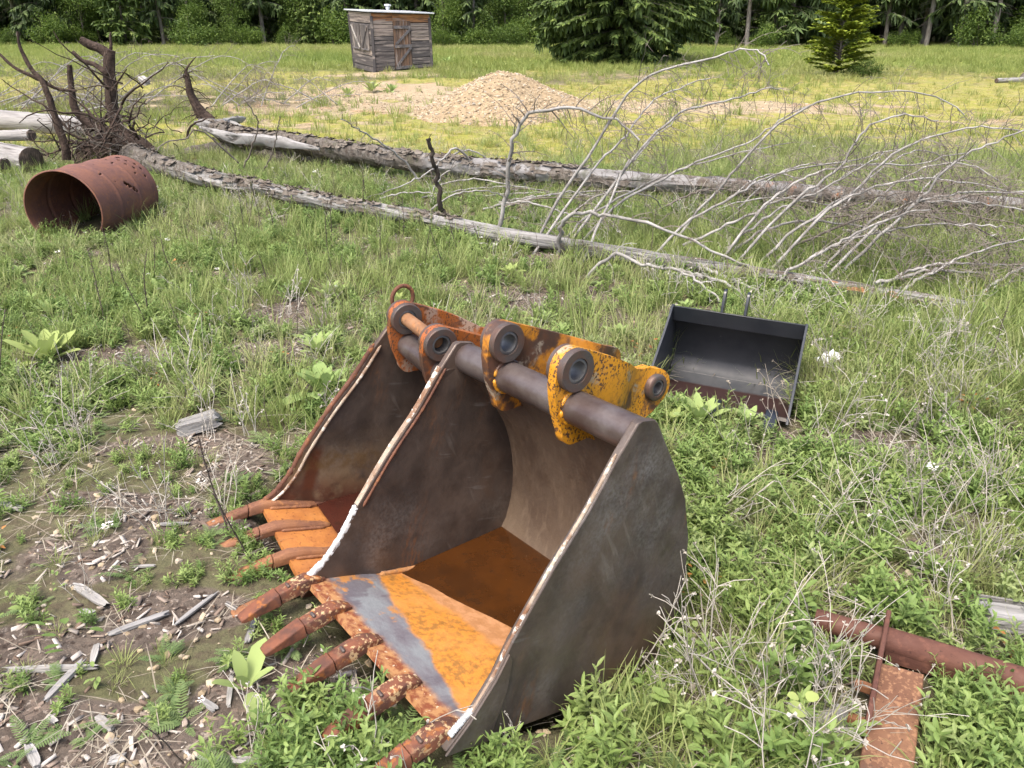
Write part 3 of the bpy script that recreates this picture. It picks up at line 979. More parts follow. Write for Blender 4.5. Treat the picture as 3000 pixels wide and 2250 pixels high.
# front trunk: root end by the barrel, crown end behind the black bucket
def dpts(L, lift):
    return [Vector(D(a, b, h)) for (a, b), h in zip(L, lift)]


TF = dpts([(285, 336), (400, 372), (480, 393), (560, 406), (640, 424), (720, 440), (810, 455), (900, 470), (1000, 490), (1100, 508), (1200, 524), (1330, 546), (1500, 573), (1620, 590), (1750, 610), (1900, 634), (2085, 664)],
          (.16, .16, .15, .14, .13, .13, .12, .11, .10, .10, .09, .08, .08, .08, .075, .07, .06))
front = thing('fallen_tree', 'nearer fallen grey tree whose root end lies right behind the rusted barrel', 'fallen tree', TF[8].copy())
mb = MB(); of = TF[8]
PF = [Vector(p) for p in smooth_path([p - of for p in TF], 90)]
rf = [.082 - .042 * (i / 90) ** .8 + .05 * math.exp(-i / 5) for i in range(91)]
mb.tube(PF, rf, 20, True, 0, .36, 4)
mb.build('trunk', M['log_front'], front, sharp=60)
for i, (a, b_, ln) in enumerate(((27, -.012, .6), (35, -.008, .45))):     # peeled splinters along the broken top
    mb = MB(); p = PF[a]; q = PF[min(a + 6, 90)]
    d = (q - p).normalized(); s0 = p + Vector((0, 0, rf[a] + b_))
    mb.tube([s0 + d * (ln * k / 6) + Vector((0, 0, -.02 * k / 6 + .006 * math.sin(k * 2))) for k in range(7)], [.003, .010, .013, .012, .010, .008, .002], 6, True, 0, .4, i, 1.6)
    mb.build('splinter', M['wood_grey'], front)

TR = dpts([(436, 262), (470, 280), (520, 298), (600, 306), (700, 320), (850, 342), (1000, 360), (1150, 372), (1300, 385), (1450, 397), (1600, 405), (1800, 420), (2000, 433), (2230, 446)],
          (.33, .30, .26, .25, .24, .22, .20, .19, .18, .16, .15, .14, .13, .12))
rear = thing('fallen_tree', 'farther fallen tree with a torn upright stump end, lying across the whole clearing', 'fallen tree', TR[6].copy())
orr = TR[6]
PR = [Vector(p) for p in smooth_path([p - orr for p in TR], 90)]
rr_ = [.065 + .065 * float(sstep(2, 10, i)) - .065 * (i / 90) for i in range(91)]
mb = MB(); mb.tube(PR, rr_, 22, True, 0, .36, 9); mb.build('trunk', M['log_rear'], rear, sharp=60)
# lower half of the split butt, ragged slabs
TL = dpts([(400, 330), (470, 322), (560, 330), (700, 345), (830, 358)], (.05, .08, .09, .08, .07))
mb = MB(); mb.tube(smooth_path([p - orr for p in TL], 40), [.03 + .07 * math.sin(math.pi * min(1, .12 + i / 44)) for i in range(41)], 14, True, 0, .4, 3)
mb.build('split_slab', M['log_rear'], rear, sharp=60)
for i, pts in enumerate((((438, 262), (455, 268), (500, 270), (540, 282)), ((420, 264), (450, 272), (510, 288)), ((432, 275), (500, 296), (600, 306), (690, 322)), ((470, 268), (500, 262), (530, 256)))):
    mb = MB(); P = dpts(pts, [.36 - .03 * k for k in range(len(pts))])
    mb.tube(smooth_path([p - orr for p in P], 16), [.012 + .035 * math.sin(math.pi * k / 16) for k in range(17)], 7, True, 0, .35, 40 + i, 1.5)
    mb.build('splinter', M['wood_grey'], rear)
# torn upright end with dark stringy bark
yR = TR[0].y
mb = MB()
P = [DY(a, b_, yR) for a, b_ in ((455, 268), (437, 247), (420, 222), (410, 195), (404, 165), (403, 150), (410, 138), (424, 122))]
mb.tube(smooth_path([Vector(p) - orr for p in P], 26), [.085, .09, .085, .08, .075, .07, .065, .06, .06, .055, .05, .05, .045, .045, .04, .03, .025, .02, .018, .016, .015, .013, .012, .010, .008, .006, .004], 9, True, 0, .3, 77)
rnd = random.Random(3)
for i in range(46):
    a = rnd.uniform(.05, .75); k = P[min(int(a * 7), 6)]; q = Vector(k) - orr + Vector((rnd.uniform(-.05, .05), rnd.uniform(-.05, .05), 0))
    L = rnd.uniform(.12, .4); an = rnd.uniform(0, 6.28)
    v = Vector((math.cos(an), math.sin(an), rnd.uniform(-.5, .9))); pts = [q]
    for s in range(4):
        q = q + v.normalized() * L / 4; v += Vector((rnd.uniform(-.5, .5), rnd.uniform(-.5, .5), -.35)); pts.append(q)
    mb.tube(pts, [.009, .006, .005, .004, .002], 4, False)
mb.build('torn_end', M['root'], rear, sharp=70)

def flakes(trunk, path, rad, n, lo, hi, seed):
    """scales of loose bark still clinging to a trunk"""
    rnd = random.Random(seed); mb = MB()
    for i in range(n):
        k = rnd.uniform(lo, hi) * 89; j = int(k); p = path[j].lerp(path[j + 1], k - j); t = (path[j + 1] - path[j]).normalized(); s_ = t.cross(Vector((0, 0, 1))).normalized(); u_ = s_.cross(t)
        a0, da, L = rnd.gauss(1.5, .9), rnd.uniform(.12, .5), rnd.uniform(.03, .16); r = rad[j] * rnd.uniform(1.0, 1.12); cu = rnd.uniform(.0, .022); vs = []
        for q in range(4):
            for m_ in range(4):
                a = a0 + da * (m_ / 3 - .5) + rnd.uniform(-.05, .05); x = L * (q / 3 - .5) + rnd.uniform(-.012, .012); e = cu * (abs(q / 3 - .5) * 2) ** 2 + cu * (abs(m_ / 3 - .5) * 2) ** 2 * .6
                vs.append(p + t * x + (s_ * math.cos(a) + u_ * math.sin(a)) * (r + e))
        mb.add(vs, [(q * 4 + m_, q * 4 + m_ + 1, q * 4 + m_ + 5, q * 4 + m_ + 4) for q in range(3) for m_ in range(3)])
    mb.build('loose_bark', M['bark_flake'], trunk, sharp=60, recalc=False)['kind'] = 'stuff'


flakes(front, PF, rf, 240, .0, .5, 3); flakes(rear, PR, rr_, 420, .03, .6, 5)

# branches of the front tree: bare limbs arching up and over to the right
def PXD(L, y0, y1):
    return pix([(a * 1.35624, b_ * 1.35624) for a, b_ in L], y0, y1)


branch(front, PXD([(959, 466), (948, 410), (938, 352), (927, 298)], 6.4, 6.3), .024, .016, 1, 8, .10, [M['burnt'], M['burnt']], 'dead_stub')
branch(front, PXD([(1079, 487), (1092, 420), (1104, 340), (1109, 292), (1135, 254), (1190, 238), (1260, 240), (1330, 262), (1380, 300)], 6.05, 5.7), .021, .008, 2, 46, .36)
branch(front, PXD([(1211, 520), (1213, 492), (1240, 465), (1290, 462), (1350, 473), (1440, 502), (1560, 548), (1640, 590)], 5.6, 4.9), .020, .007, 3, 26, .30)
FB = [
    ((300, 1659), (500, 1500), (740, 1440), (940, 1440), (1210, 1480), (1500, 1580), (1640, 1655)),
    ((850, 1659), (1000, 1580), (1250, 1510), (1440, 1470), (1700, 1455), (1950, 1460), (2100, 1475)),
    ((0, 1455), (230, 1330), (400, 1230), (520, 1155), (800, 1085), (1050, 1050), (1250, 1000), (1400, 965)),
    ((0, 1590), (300, 1450), (480, 1375), (640, 1290), (900, 1230), (1160, 1060)),
    ((130, 1330), (300, 1150), (390, 1040), (540, 880), (680, 770), (880, 660), (1100, 605), (1300, 588), (1500, 600), (1680, 650), (1830, 745)),
    ((-420, 1320), (-150, 1180), (0, 1090), (230, 1000), (420, 930), (560, 830), (700, 740), (900, 640)),
    ((-300, 990), (-100, 800), (0, 725), (180, 670), (330, 640), (450, 600), (560, 570), (640, 575)),
    ((650, 1560), (880, 1390), (1160, 1200), (1250, 1090), (1440, 960), (1600, 895), (1800, 840), (1920, 825), (2080, 838), (2180, 855)),
    ((1300, 1500), (1500, 1330), (1590, 1240), (1680, 1110), (1850, 1000), (2000, 930), (2212, 850), (2400, 800)),
    ((700, 1330), (900, 1180), (1050, 1050), (1120, 920), (1220, 810), (1380, 752), (1500, 748), (1650, 790)),
    ((470, 1400), (600, 1270), (750, 1180), (830, 1130), (1050, 1078), (1300, 1062), (1500, 1062), (1700, 1012), (1850, 982)),
    ((900, 1400), (1050, 1290), (1170, 1240), (1400, 1180), (1560, 1160), (1700, 1172), (1900, 1200), (2212, 1250)),
    ((1250, 1480), (1450, 1350), (1600, 1290), (1750, 1260), (1900, 1245), (2212, 1245), (2400, 1270)),
    ((1000, 1640), (1250, 1420), (1480, 1320), (1650, 1300), (1850, 1310), (2050, 1340), (2250, 1360)),
    ((240, 1659), (420, 1500), (620, 1360), (880, 1240), (1100, 1110), (1300, 1000)),
]
for i, L in enumerate(FB):
    mx_ = max(p[0] for p in L); y0 = 5.6 - .00042 * max(0, L[0][0]) + (.35 if i in (4, 5, 6) else 0)
    branch(front, pix(L, y0, y0 + random.Random(i).uniform(-.5, .7), Z3), .0115, .004, 100 + i, 40, .38)
FB2 = [((1340, 1420), (1540, 1090), (1700, 860), (1840, 640), (1960, 510), (2080, 455), (2212, 425), (2460, 360), (2560, 322), (2680, 318), (2730, 350), (2775, 425)),
       ((1480, 1520), (1600, 1400), (1850, 1260), (2000, 1180), (2212, 1090), (2420, 1030), (2650, 980), (2900, 930)),
       ((1640, 1090), (1780, 960), (1900, 800), (2040, 640), (2212, 560), (2400, 500)),
       ((1830, 1110), (1900, 1030), (2040, 880), (2212, 740))]
for i, L in enumerate(FB2):
    branch(front, pix(L, 5.9, 6.3 if i else 5.3, Z2), .011 if i else .0125, .004, 140 + i, 40, .38)
FB3 = [((1220, 225), (1400, 130), (1560, 70), (1750, 45), (2000, 50), (2250, 62)), ((1880, 285), (2050, 160), (2230, 65), (2400, 0)), ((1900, 275), (2050, 200), (2212, 150), (2400, 110)),
       ((700, 90), (900, -20), (1100, -130), (1350, -250), (1600, -310)), ((1500, 170), (1700, 60), (1950, -40), (2230, -110)), ((1250, 180), (1600, 95), (1900, 110), (2250, 160))]
for i, L in enumerate(FB3):
    branch(front, pix(L, 4.95 - .0002 * L[0][0], 4.9, Z6), .0125, .005, 160 + i, 40, .38)
FB4 = [((-20, 90), (100, 120), (200, 150), (450, 260), (700, 340), (900, 410)), ((150, 80), (350, 170), (550, 270), (760, 345)), ((-450, -10), (-250, 60), (0, 100), (130, 190), (280, 330))]
for i, L in enumerate(FB4):
    branch(front, pix(L, 5.0, 4.4, Z6), .014, .006, 180 + i, 18, .24, [M['branch'], M['branch']])
# low limbs pressed into the grass between the two trunks, and on the near side of the front one
rnd = random.Random(11)
for i in range(26):
    x = rnd.uniform(-1.4, 4.6); t = (x + 4.3) / 9; y = 8.6 - t * 4.3 + rnd.uniform(-.2, 1.9); a = rnd.uniform(-.7, .5)
    L = rnd.uniform(.7, 1.9); hh = rnd.uniform(.05, .34)
    pts = [gpt(x, y, .05), gpt(x + L * .35 * math.cos(a), y + L * .35 * math.sin(a), hh), gpt(x + L * .7 * math.cos(a), y + L * .7 * math.sin(a), hh * .9), gpt(x + L * math.cos(a + .2), y + L * math.sin(a + .2), .03)]
    branch(front, pts, rnd.uniform(.007, .013), .004, 200 + i, 30 if x > 1 else 16, .32, None if i % 3 else [M['twig'], M['twig']])
for i in range(20):
    x = rnd.uniform(1.9, 5.4); y = 7.1 - x * .5 + rnd.uniform(-.3, 1.5); a = rnd.uniform(-.5, .9); L = rnd.uniform(1.0, 2.2); hh = rnd.uniform(.15, .6)
    pts = [gpt(x, y, .05), gpt(x + L * .3 * math.cos(a), y + L * .3 * math.sin(a), hh * .8), gpt(x + L * .65 * math.cos(a), y + L * .65 * math.sin(a), hh), gpt(x + L * math.cos(a), y + L * math.sin(a), hh * .6)]
    branch(front, pts, .009, .004, 300 + i, 44, .42, None if i % 2 == 0 else [M['twig'], M['twig']])
RB = [((750, 1120), (800, 1215), (900, 1290), (960, 1310)), ((1170, 1160), (1200, 1230), (1240, 1280)), ((400, 1040), (230, 910), (100, 830), (0, 765)), ((760, 975), (650, 1040), (560, 1120), (420, 1190), (150, 1290)),
      ((1450, 1100), (1640, 1150), (1760, 1190), (2000, 1260), (2180, 1335)), ((2010, 1190), (2080, 1280), (2200, 1330)), ((570, 1370), (590, 1260), (640, 1160), (760, 1060))]
for i, L in enumerate(RB):
    branch(rear, pix(L, 8.6 - i * .15, 7.6, Z2), .014, .005, 400 + i, 14, .28)
RB2 = [((1580, 1090), (1650, 900), (1670, 780), (1580, 640)), ((1690, 1140), (1770, 980), (1815, 750)), ((1800, 1270), (2030, 1350), (2200, 1340)), ((1550, 1100), (1640, 1150), (1740, 1190), (1800, 1290)), ((1310, 850), (1200, 900), (1080, 920), (1010, 980))]
for i, L in enumerate(RB2):
    branch(rear, pix(L, 8.9, 8.5, Z1), .011, .005, 430 + i, 12, .2, [M['twig'], M['twig']])

# ------------------------------------------------------------------ upturned root wad behind the barrel
yr = 9.7
ROOTS = [([(330, 345), (310, 320), (272, 296), (250, 270), (243, 235), (240, 190), (236, 150), (238, 108)], .088, .06),
         ([(236, 118), (222, 108), (200, 98), (176, 87)], .06, .045),
         ([(232, 160), (205, 140), (180, 132), (157, 112)], .03, .02),
         ([(250, 300), (212, 280), (180, 258), (160, 230), (156, 200), (152, 172), (150, 140)], .056, .028),
         ([(145, 345), (140, 310), (128, 280), (118, 250), (104, 205), (90, 175), (70, 152), (55, 128), (42, 98), (38, 68)], .050, .012),
         ([(100, 178), (70, 165), (30, 145), (0, 118), (-30, 95)], .022, .012), ([(92, 175), (125, 192), (165, 196)], .02, .012),
         ([(235, 122), (240, 100), (238, 78), (240, 70)], .02, .008)]
wad = thing('root_wad', 'upturned dark root mass with bare roots standing up behind the rusted barrel', 'tree roots', Vector(DY(250, 330, yr)))
for i, (L, r0, r1) in enumerate(ROOTS):
    off = (0, .1, -.1, -.1, -.55, -.5, -.4, .05)[i]
    pts = [np.array(DY(a, b_, yr + off)) - np.array(wad.location) for a, b_ in L]
    mb = MB(); mb.tube(smooth_path(pts, 34), [r0 + (r1 - r0) * (k / 34) for k in range(35)], 14, True, 0, .34, 60 + i)
    mb.build('root', M['root'], wad, sharp=60)
rnd = random.Random(21); mb = MB()
for i in range(260):
    a, b_ = rnd.gauss(225, 62), rnd.gauss(308, 26)
    if i % 4 == 0: a, b_ = rnd.gauss(262, 30), rnd.uniform(180, 330)
    q = np.array(DY(a, min(b_, 338), yr + rnd.uniform(-.7, .4))) - np.array(wad.location); q = Vector(q); L = rnd.uniform(.25, 1.0)
    v = Vector((rnd.uniform(-1, 1), rnd.uniform(-1, 1), rnd.uniform(-.6, .9))).normalized(); pts = [q]
    for s in range(7):
        q = q + v * L / 7; v = (v + Vector((rnd.uniform(-.5, .5), rnd.uniform(-.5, .5), rnd.uniform(-.5, .35)))).normalized(); pts.append(q.copy())
    r = rnd.choice((.003, .004, .005, .006, .010, .016))
    mb.tube(pts, [r * (1 - .1 * s) for s in range(8)], 5, False, 0 if r > .005 else 1)
o = mb.build('fine_roots', [M['root'], M['twig']], wad, sharp=80, recalc=False)
mb = MB(); mb.tube(smooth_path([np.array(DY(a, b_, yr)) - np.array(wad.location) for a, b_ in ((168, 348), (215, 330), (280, 318), (335, 350))], 20), [.10 + .10 * math.sin(math.pi * k / 20) for k in range(21)], 14, True, 0, .5, 91)
mb.build('root_crown', M['root'], wad, sharp=60)

# ------------------------------------------------------------------ cut logs, stump, blocks and loose sticks
def log(name, a, b_, ra, rb, label, cat='log', mat='cut_log', end=None, seed=0, group=None):
    a, b_ = Vector(a), Vector(b_); c = (a + b_) / 2; mb = MB()
    n = 24; mb.tube([a.lerp(b_, i / n) - c for i in range(n + 1)], [ra + (rb - ra) * i / n for i in range(n + 1)], 18, False, 0, .08, seed)
    o = thing(name, label, cat, c, 0, group)
    mb.build('trunk', M[mat], o, sharp=50)
    for p, r, s_ in ((a, ra, 1), (b_, rb, -1)):
        d = (b_ - a).normalized() * s_; e = MB()
        e.lathe(p - c - d * .012, d, [(0, 0), (.0, r * .5), (.002, r * .9), (.008, r * .985), (.02, r * .98)], 20)
        e.build('cut_end', M['end_grain'], o)
    return o


g = NG('end_grain')
w_ = g.node('ShaderNodeTexWave', {'Vector': g.co, 'Scale': 14.0, 'Distortion': 6.0, 'Detail': 2.0}, wave_type='RINGS').outputs[1]
M['end_grain'] = g.done(g.mix(g.mul(g.noise(9, .35, .6), .85), g.mix(w_, (.17, .13, .10), (.10, .075, .06)), (.055, .045, .038)), .9, 0, g.bump(g.noise(40), .5, .01), .1)
l1 = GY(-80, 345, 12.2); l2 = GY(262, 372, 11.5)
log('log', l1, l2, .15, .135, 'longest pale log, lying off the ground behind the root mass', seed=1, group='cut logs')
log('log', GY(-90, 438, 9.6), GY(92, 470, 9.1), .15, .15, 'cut pale log with a dark rotten end, behind the barrel mouth', seed=2, group='cut logs')
log('log', GY(-60, 398, 10.6), GY(92, 396, 10.3), .07, .07, 'short thin weathered log half sunk in grass above the dark ended log', seed=3, group='cut logs')
log('log', GY(-90, 475, 9.0), GY(14, 480, 8.75), .065, .065, 'small brown ended log at the edge of the cut logs', seed=4, group='cut logs')
st = thing('tree_stump', 'grey weathered stump in the tall grass at the right edge', 'stump', gpt(15.75, 24.3))
mb = MB(); rnd = random.Random(4); s0 = []
for lv, (z, r) in enumerate(((-.1, .60), (.15, .44), (.32, .36), (.50, .33), (.66, .28))):
    s0.append([(math.cos(2 * math.pi * k / 18) * r * (1 + .2 * noise.noise(Vector((k * .9, lv * .4, 0)))), math.sin(2 * math.pi * k / 18) * r * (1 + .2 * noise.noise(Vector((k * .9, lv * .4, 7)))), z + (.16 * noise.noise(Vector((k * .8, 3, lv))) if lv > 3 else 0)) for k in range(18)])
mb.loft(s0); mb.build('trunk', M['bark_tree'], st, sharp=50)
sp = gpt(15.0, 24.0); l3 = log('log', sp + Vector((-.7, -.1, .06)), sp + Vector((.5, .2, .10)), .07, .08, 'grey log piece lying against the stump', mat='wood_grey', seed=8)


def block(name, c, dims, rz, label, cat, mat='wood_grey', seed=0, tilt=0.0, group=None, rough=.05):
    """split or sawn timber with an uneven grain-cut surface, long axis x"""
    rnd = random.Random(seed); L, W_, H_ = dims; n = 18; secs = []; tp0, tp1 = (rnd.uniform(.05, .5), rnd.uniform(.05, .5)) if cat == 'wood scrap' else (.06, .06)
    for i in range(n + 1):
        x = (i / n - .5) * L; q_ = min(i / n / tp0, (1 - i / n) / tp1, 1); e = (.72 + .28 * q_) * (1 + (rnd.uniform(-.22, .1) if i in (0, n) else 0))
        ring_ = []
        for k in range(12):
            a = 2 * math.pi * (k + .5) / 12; cx, sx = math.cos(a), math.sin(a); m_ = max(abs(cx), abs(sx)); y, z = cx / m_ * W_ / 2, sx / m_ * H_ / 2
            f = 1 + rough * 3 * noise.noise(Vector((x * 5 + seed, k * 1.7, seed))) + rough * 1.1 * noise.noise(Vector((x * 2 + seed, k * 5.1, seed + 9))); ring_.append((x + (rnd.uniform(-1, 1) * min(.03, L * .10) if i in (0, n) else 0), y * f * e, z * f * e))
        secs.append(ring_)
    mb = MB(); mb.loft(secs)
    mb.tp = [(p[0] + seed, p[1], p[2] + seed * .37) for p in mb.v]
    o = mb.build(name, M[mat], None, sharp=35)
    o.location = Vector(c); o.rotation_euler = (rnd.uniform(-.2, .2), tilt, rz)
    return tag(o, label, cat, group)


def stick(a, b_, wpx, label, seed, mat='wood_white', h=.0):
    """piece of split wood lying between two photo pixels"""
    A, B = Vector(G(*a)), Vector(G(*b_)); A.z = float(ground(A.x, A.y)); B.z = float(ground(B.x, B.y)); d = B - A; c = (A + B) / 2
    ppm = FPX / float((np.array(c) - CC) @ CF); w_ = wpx / ppm
    return block('wood_scrap', c + Vector((0, 0, w_ * .22 + h)), (d.length, w_ * .95, w_ * .42), math.atan2(d.y, d.x), label, 'wood scrap', mat, seed, -math.asin(max(-1, min(1, d.z / max(d.length, 1e-6)))), 'split wood scraps')


zz = lambda x, y: (x / 2.212, 1500 + y / 2.212)
STK = [((505, 520), (695, 650), 26, 'pale split stick lying alone on the dark soil near the clump of green weeds'),
       ((735, 830), (1085, 690), 22, 'long grey weathered lath pointing at the second bucket tooth'),
       ((1150, 745), (1400, 545), 16, 'thin dark grey lath next to the long grey lath'),
       ((65, 1080), (620, 1045), 24, 'longest bleached stick, lying level across the dark pellets'),
       ((318, 1250), (545, 1015), 25, 'grey stick slanting up to the longest bleached stick'),
       ((1600, 840), (1650, 700), 22, 'grey stick under the front tooth of the large bucket'),
       ((1500, 1050), (1720, 840), 17, 'thin stick behind the broad leaved seedling by the teeth'),
       ((190, 1540), (245, 1665), 27, 'white stick cut by the lower edge of the picture'),
       ((1480, 1250), (1500, 1060), 16, 'short upright looking sliver beside the broad leaved seedling'),
       ((1290, 1610), (1900, 1650), 22, 'long white stick under the weeds below the teeth'),
       ((640, 1350), (725, 1425), 24, 'stubby white chip near the middle of the chip litter'),
       ((315, 1360), (375, 1392), 20, 'small white chip on the bare soil'),
       ((1320, 1225), (1400, 1285), 22, 'grey split chip just below the broad leaved seedling'),
       ((540, 690), (620, 700), 18, 'tiny pale wedge beside the lone split stick'),
       ((710, 1630), (810, 1605), 30, 'chunky bleached chip at the lower edge under the weeds'),
       ((-20, -40), (140, 0), 24, 'bleached stick entering from the left above the pellets'),
       ((610, 1010), (640, 900), 20, 'narrow pale piece standing out at the end of the longest bleached stick'),
       ((870, 390), (1010, 380), 12, 'slim dry sliver in the middle of the green weeds'),
       ((1040, 95), (1225, 92), 14, 'dry grey stick near the tip of the narrower bucket tooth'),
       ((1470, 600), (1540, 640), 18, 'pale sliver touching the first tooth of the large bucket')]
for i, (a, b_, w_, lb) in enumerate(STK):
    stick(zz(*a), zz(*b_), w_, lb, i + 3, 'wood_white' if 'grey' not in lb else 'wood_grey', .004)
c = Vector(G(580, 1240, .03)); block('wood_block', c, (.17, .09, .045), .35, 'small weathered grey wood block sitting on bare soil left of the buckets', 'wood block', 'wood_grey', 61, -.15)
c = Vector(G(2975, 1812, .025)); block('wood_block', c, (.20, .11, .06), -.22, 'charred looking timber block in the grass above the rusted pipe', 'wood block', 'wood_grey', 62, .05)
c = Vector(G(2985, 1398, .01)); block('wood_block', c, (.40, .10, .05), -.5, 'grey rotten timber in the grass at the right edge', 'wood block', 'wood_grey', 63, .0)
c = Vector(G(2440, 2115, .005)); block('wood_block', c, (.10, .06, .03), .5, 'small pale wood piece under dry stems beside the rusted beam', 'wood block', 'wood_grey', 64, .0)
# white crumpled bag
mb = MB(); me_s = []
rnd = random.Random(9); n = 16
for i in range(n + 1):
    for j in range(n + 1):
        x, y = (i / n - .5) * .12, (j / n - .5) * .06
        h = .035 * math.exp(-((x / .09) ** 2 + (y / .06) ** 2)) + .022 * noise.noise(Vector((x * 30, y * 30, 1))) + .018 * noise.noise(Vector((x * 70, y * 60, 8)))
        me_s.append((x + .02 * noise.noise(Vector((x * 20, y * 20, 5))), y + .02 * noise.noise(Vector((x * 20, y * 20, 11))), max(0, h) + .02 + x * .3))
mb.add(me_s, [(i * (n + 1) + j, (i + 1) * (n + 1) + j, (i + 1) * (n + 1) + j + 1, i * (n + 1) + j + 1) for i in range(n) for j in range(n) if rnd.random() > .0])
o = mb.build('plastic_bag', M['grey_cloth'], None, sharp=25, loc=Vector(G(2420, 1066, .03)))
so = o.modifiers.new('thickness', 'SOLIDIFY'); so.thickness = .002
o.rotation_euler = (.35, 0, .5)
tag(o, 'crumpled white plastic bag caught in the tall grass right of the black bucket', 'bag')
o = block('wood_block', DY(311, 174, 17.5) + np.array([0, 0, .0]), (.26, .14, .10), -.6, 'short white cut piece of wood far back in the meadow behind the roots', 'wood block', 'wood_white', 66, .4)


# ------------------------------------------------------------------ shed
def sx(px, py, y): return Vector(GY(px, py, y))


NB, NT = sx(1099, 214, 28.7), sx(1087, 36, 28.7)
RBt, RT = sx(1266, 197, 29.9), sx(1257, 41, 29.9)
LB, LT = sx(1040, 199, 29.9), sx(1021, 31, 29.9)
BB, BT = RBt + (LB - NB), RT + (LT - NT)
so_ = NB.copy()
shed = thing('wooden_shed', 'small leaning shed of weathered boards at the forest edge', 'shed', NB)


def quad_pt(c, u, v):            # c: bottom-left, bottom-right, top-right, top-left
    return c[0].lerp(c[1], u).lerp(c[3].lerp(c[2], u), v)


def m_board(name, cols, warm=None):
    g = NG(name, 'tp')
    r = g.node('ShaderNodeTexWhiteNoise', {'Vector': g.scaled((0, 0, 1))}, noise_dimensions='3D').outputs[0]
    c = g.ramp(r, [(i / (len(cols) - 1), q) for i, q in enumerate(cols)])
    c = g.mix(g.mul(g.noise(5, .4, .65, st=(.35, 3, 1), detail=6), .75), c, (.055, .05, .05))
    c = g.mix(g.mul(g.noise(3, .52, .68, st=(.5, 2, 1), off=8), .7), c, (.30, .26, .23))
    return g.done(c, .9, 0, g.bump(g.noise(9, st=(.3, 4, 1), detail=6), .5, .02), .15)


M['bd_low'] = m_board('dark_boards', [(.075, .070, .070), (.125, .115, .11), (.10, .09, .085), (.16, .145, .135)])
M['bd_mid'] = m_board('pale_boards', [(.30, .25, .22), (.36, .30, .25), (.25, .215, .19)])
M['bd_top'] = m_board('warm_boards', [(.36, .17, .07), (.40, .20, .09), (.30, .15, .075)])
M['bd_door'] = m_board('door_boards', [(.155, .105, .075), (.20, .125, .08), (.12, .085, .065), (.24, .135, .075)])
M['bd_trim'] = m_board('grey_trim', [(.115, .11, .115), (.15, .145, .145)])
M['bd_corner'] = m_board('dark_corner', [(.06, .06, .062), (.08, .075, .075)])
M['bd_light'] = m_board('pale_brace', [(.42, .40, .37), (.38, .36, .33)])
M['gap_shade'] = m_simple('inside_shade', (.012, .011, .010), (.02, .018, .016))


def boards(name, c, u0, u1, v0, v1, n, th, mats, parent, seed, vert=False, gap=.10, off=0.0):
    """a wall or leaf of separate uneven boards on the quad c, standing th proud of it"""
    rnd = random.Random(seed); mb = MB(); nor = (c[1] - c[0]).cross(c[3] - c[0]).normalized()
    for i in range(n):
        a, b_ = i / n, (i + 1 - gap * rnd.uniform(.4, 1.2)) / n
        mi = mats[1](i / max(1, n - 1), rnd); t_ = th * rnd.uniform(.8, 1.25); w0, w1 = rnd.uniform(-.008, .008), rnd.uniform(-.008, .008)
        if vert: k = [(u0 + (u1 - u0) * a, v0 + w0), (u0 + (u1 - u0) * b_, v0 + w0), (u0 + (u1 - u0) * b_, v1 + w1), (u0 + (u1 - u0) * a, v1 + w1)]
        else: k = [(u0, v0 + (v1 - v0) * (a + w0)), (u1, v0 + (v1 - v0) * (a + w1)), (u1, v0 + (v1 - v0) * (b_ + w1)), (u0, v0 + (v1 - v0) * (b_ + w0))]
        P = [quad_pt(c, *q) for q in k]; s = len(mb.v)
        mb.hexa([p + nor * off - so_ for p in P] + [p + nor * (off + t_) - so_ for p in P], mi)
        Lr = (P[1] - P[0]).length if not vert else (P[3] - P[0]).length
        for q in range(8):
            e = q % 4; al = (e in (1, 2)) if not vert else (e in (2, 3)); ac = (e in (2, 3)) if not vert else (e in (1, 2))
            mb.tp[s + q] = (Lr * al, .16 * ac, i * .731 + seed)
    return mb.build(name, mats[0], parent, bevel=.006)


fq, lq = [NB, RBt, RT, NT], [LB, NB, NT, LT]
bq, rq = [RBt, BB, BT, RT], [BB, LB, LT, BT]
mb = MB(); mb.hexa([p - so_ for p in (LB, NB, RBt, BB)] + [p - so_ for p in (LT, NT, RT, BT)])
inn_ = mb.build('inner_shade', M['gap_shade'], shed)  # near-black box, its colour stands in for the shade behind the board gaps
wallm = ([M['bd_low'], M['bd_mid'], M['bd_top']], lambda t, r: 2 if t > .86 else (1 if t > .60 or (t > .45 and r.random() < .25) else 0))
w1 = boards('front_wall', fq, .0, .345, .02, .995, 15, .025, wallm, shed, 1)
boards('front_wall', fq, .655, 1.0, .02, .83, 13, .025, ([M['bd_low'], M['bd_mid'], M['bd_top']], lambda t, r: 1 if t > .66 else 0), shed, 2)
boards('front_wall', fq, .347, 1.0, .845, .995, 2, .025, ([M['bd_top']], lambda t, r: 0), shed, 3)
sidem = ([M['bd_low'], M['bd_mid']], lambda t, r: 1 if (t > .86 or .2 < t < .36) else 0)
boards('side_wall', lq, .0, 1.0, .01, .995, 11, .025, sidem, shed, 4)
boards('side_wall', bq, .0, 1.0, .01, .99, 11, .025, sidem, shed, 5)
boards('back_wall', rq, .0, 1.0, .01, .99, 11, .025, sidem, shed, 6)
for a, b_, q in ((NB, NT, 7), (RBt, RT, 8), (LB, LT, 9)):
    mb = MB(); d = (b_ - a).normalized(); mb.bar(a - so_ + Vector((0, -.022, 0)), b_ - so_ + Vector((0, -.022, 0)) - d * .12, .095, .09, (0, 1, 0)); mb.build('corner_post', M['bd_corner'], shed, bevel=.006)
door = boards('door', fq, .352, .648, .03, .87, 6, .03, ([M['bd_door']], lambda t, r: 0), shed, 11, True, .06, .004)
dz = lambda u, v: quad_pt(fq, u, v) - so_ + (fq[1] - fq[0]).cross(fq[3] - fq[0]).normalized() * .06
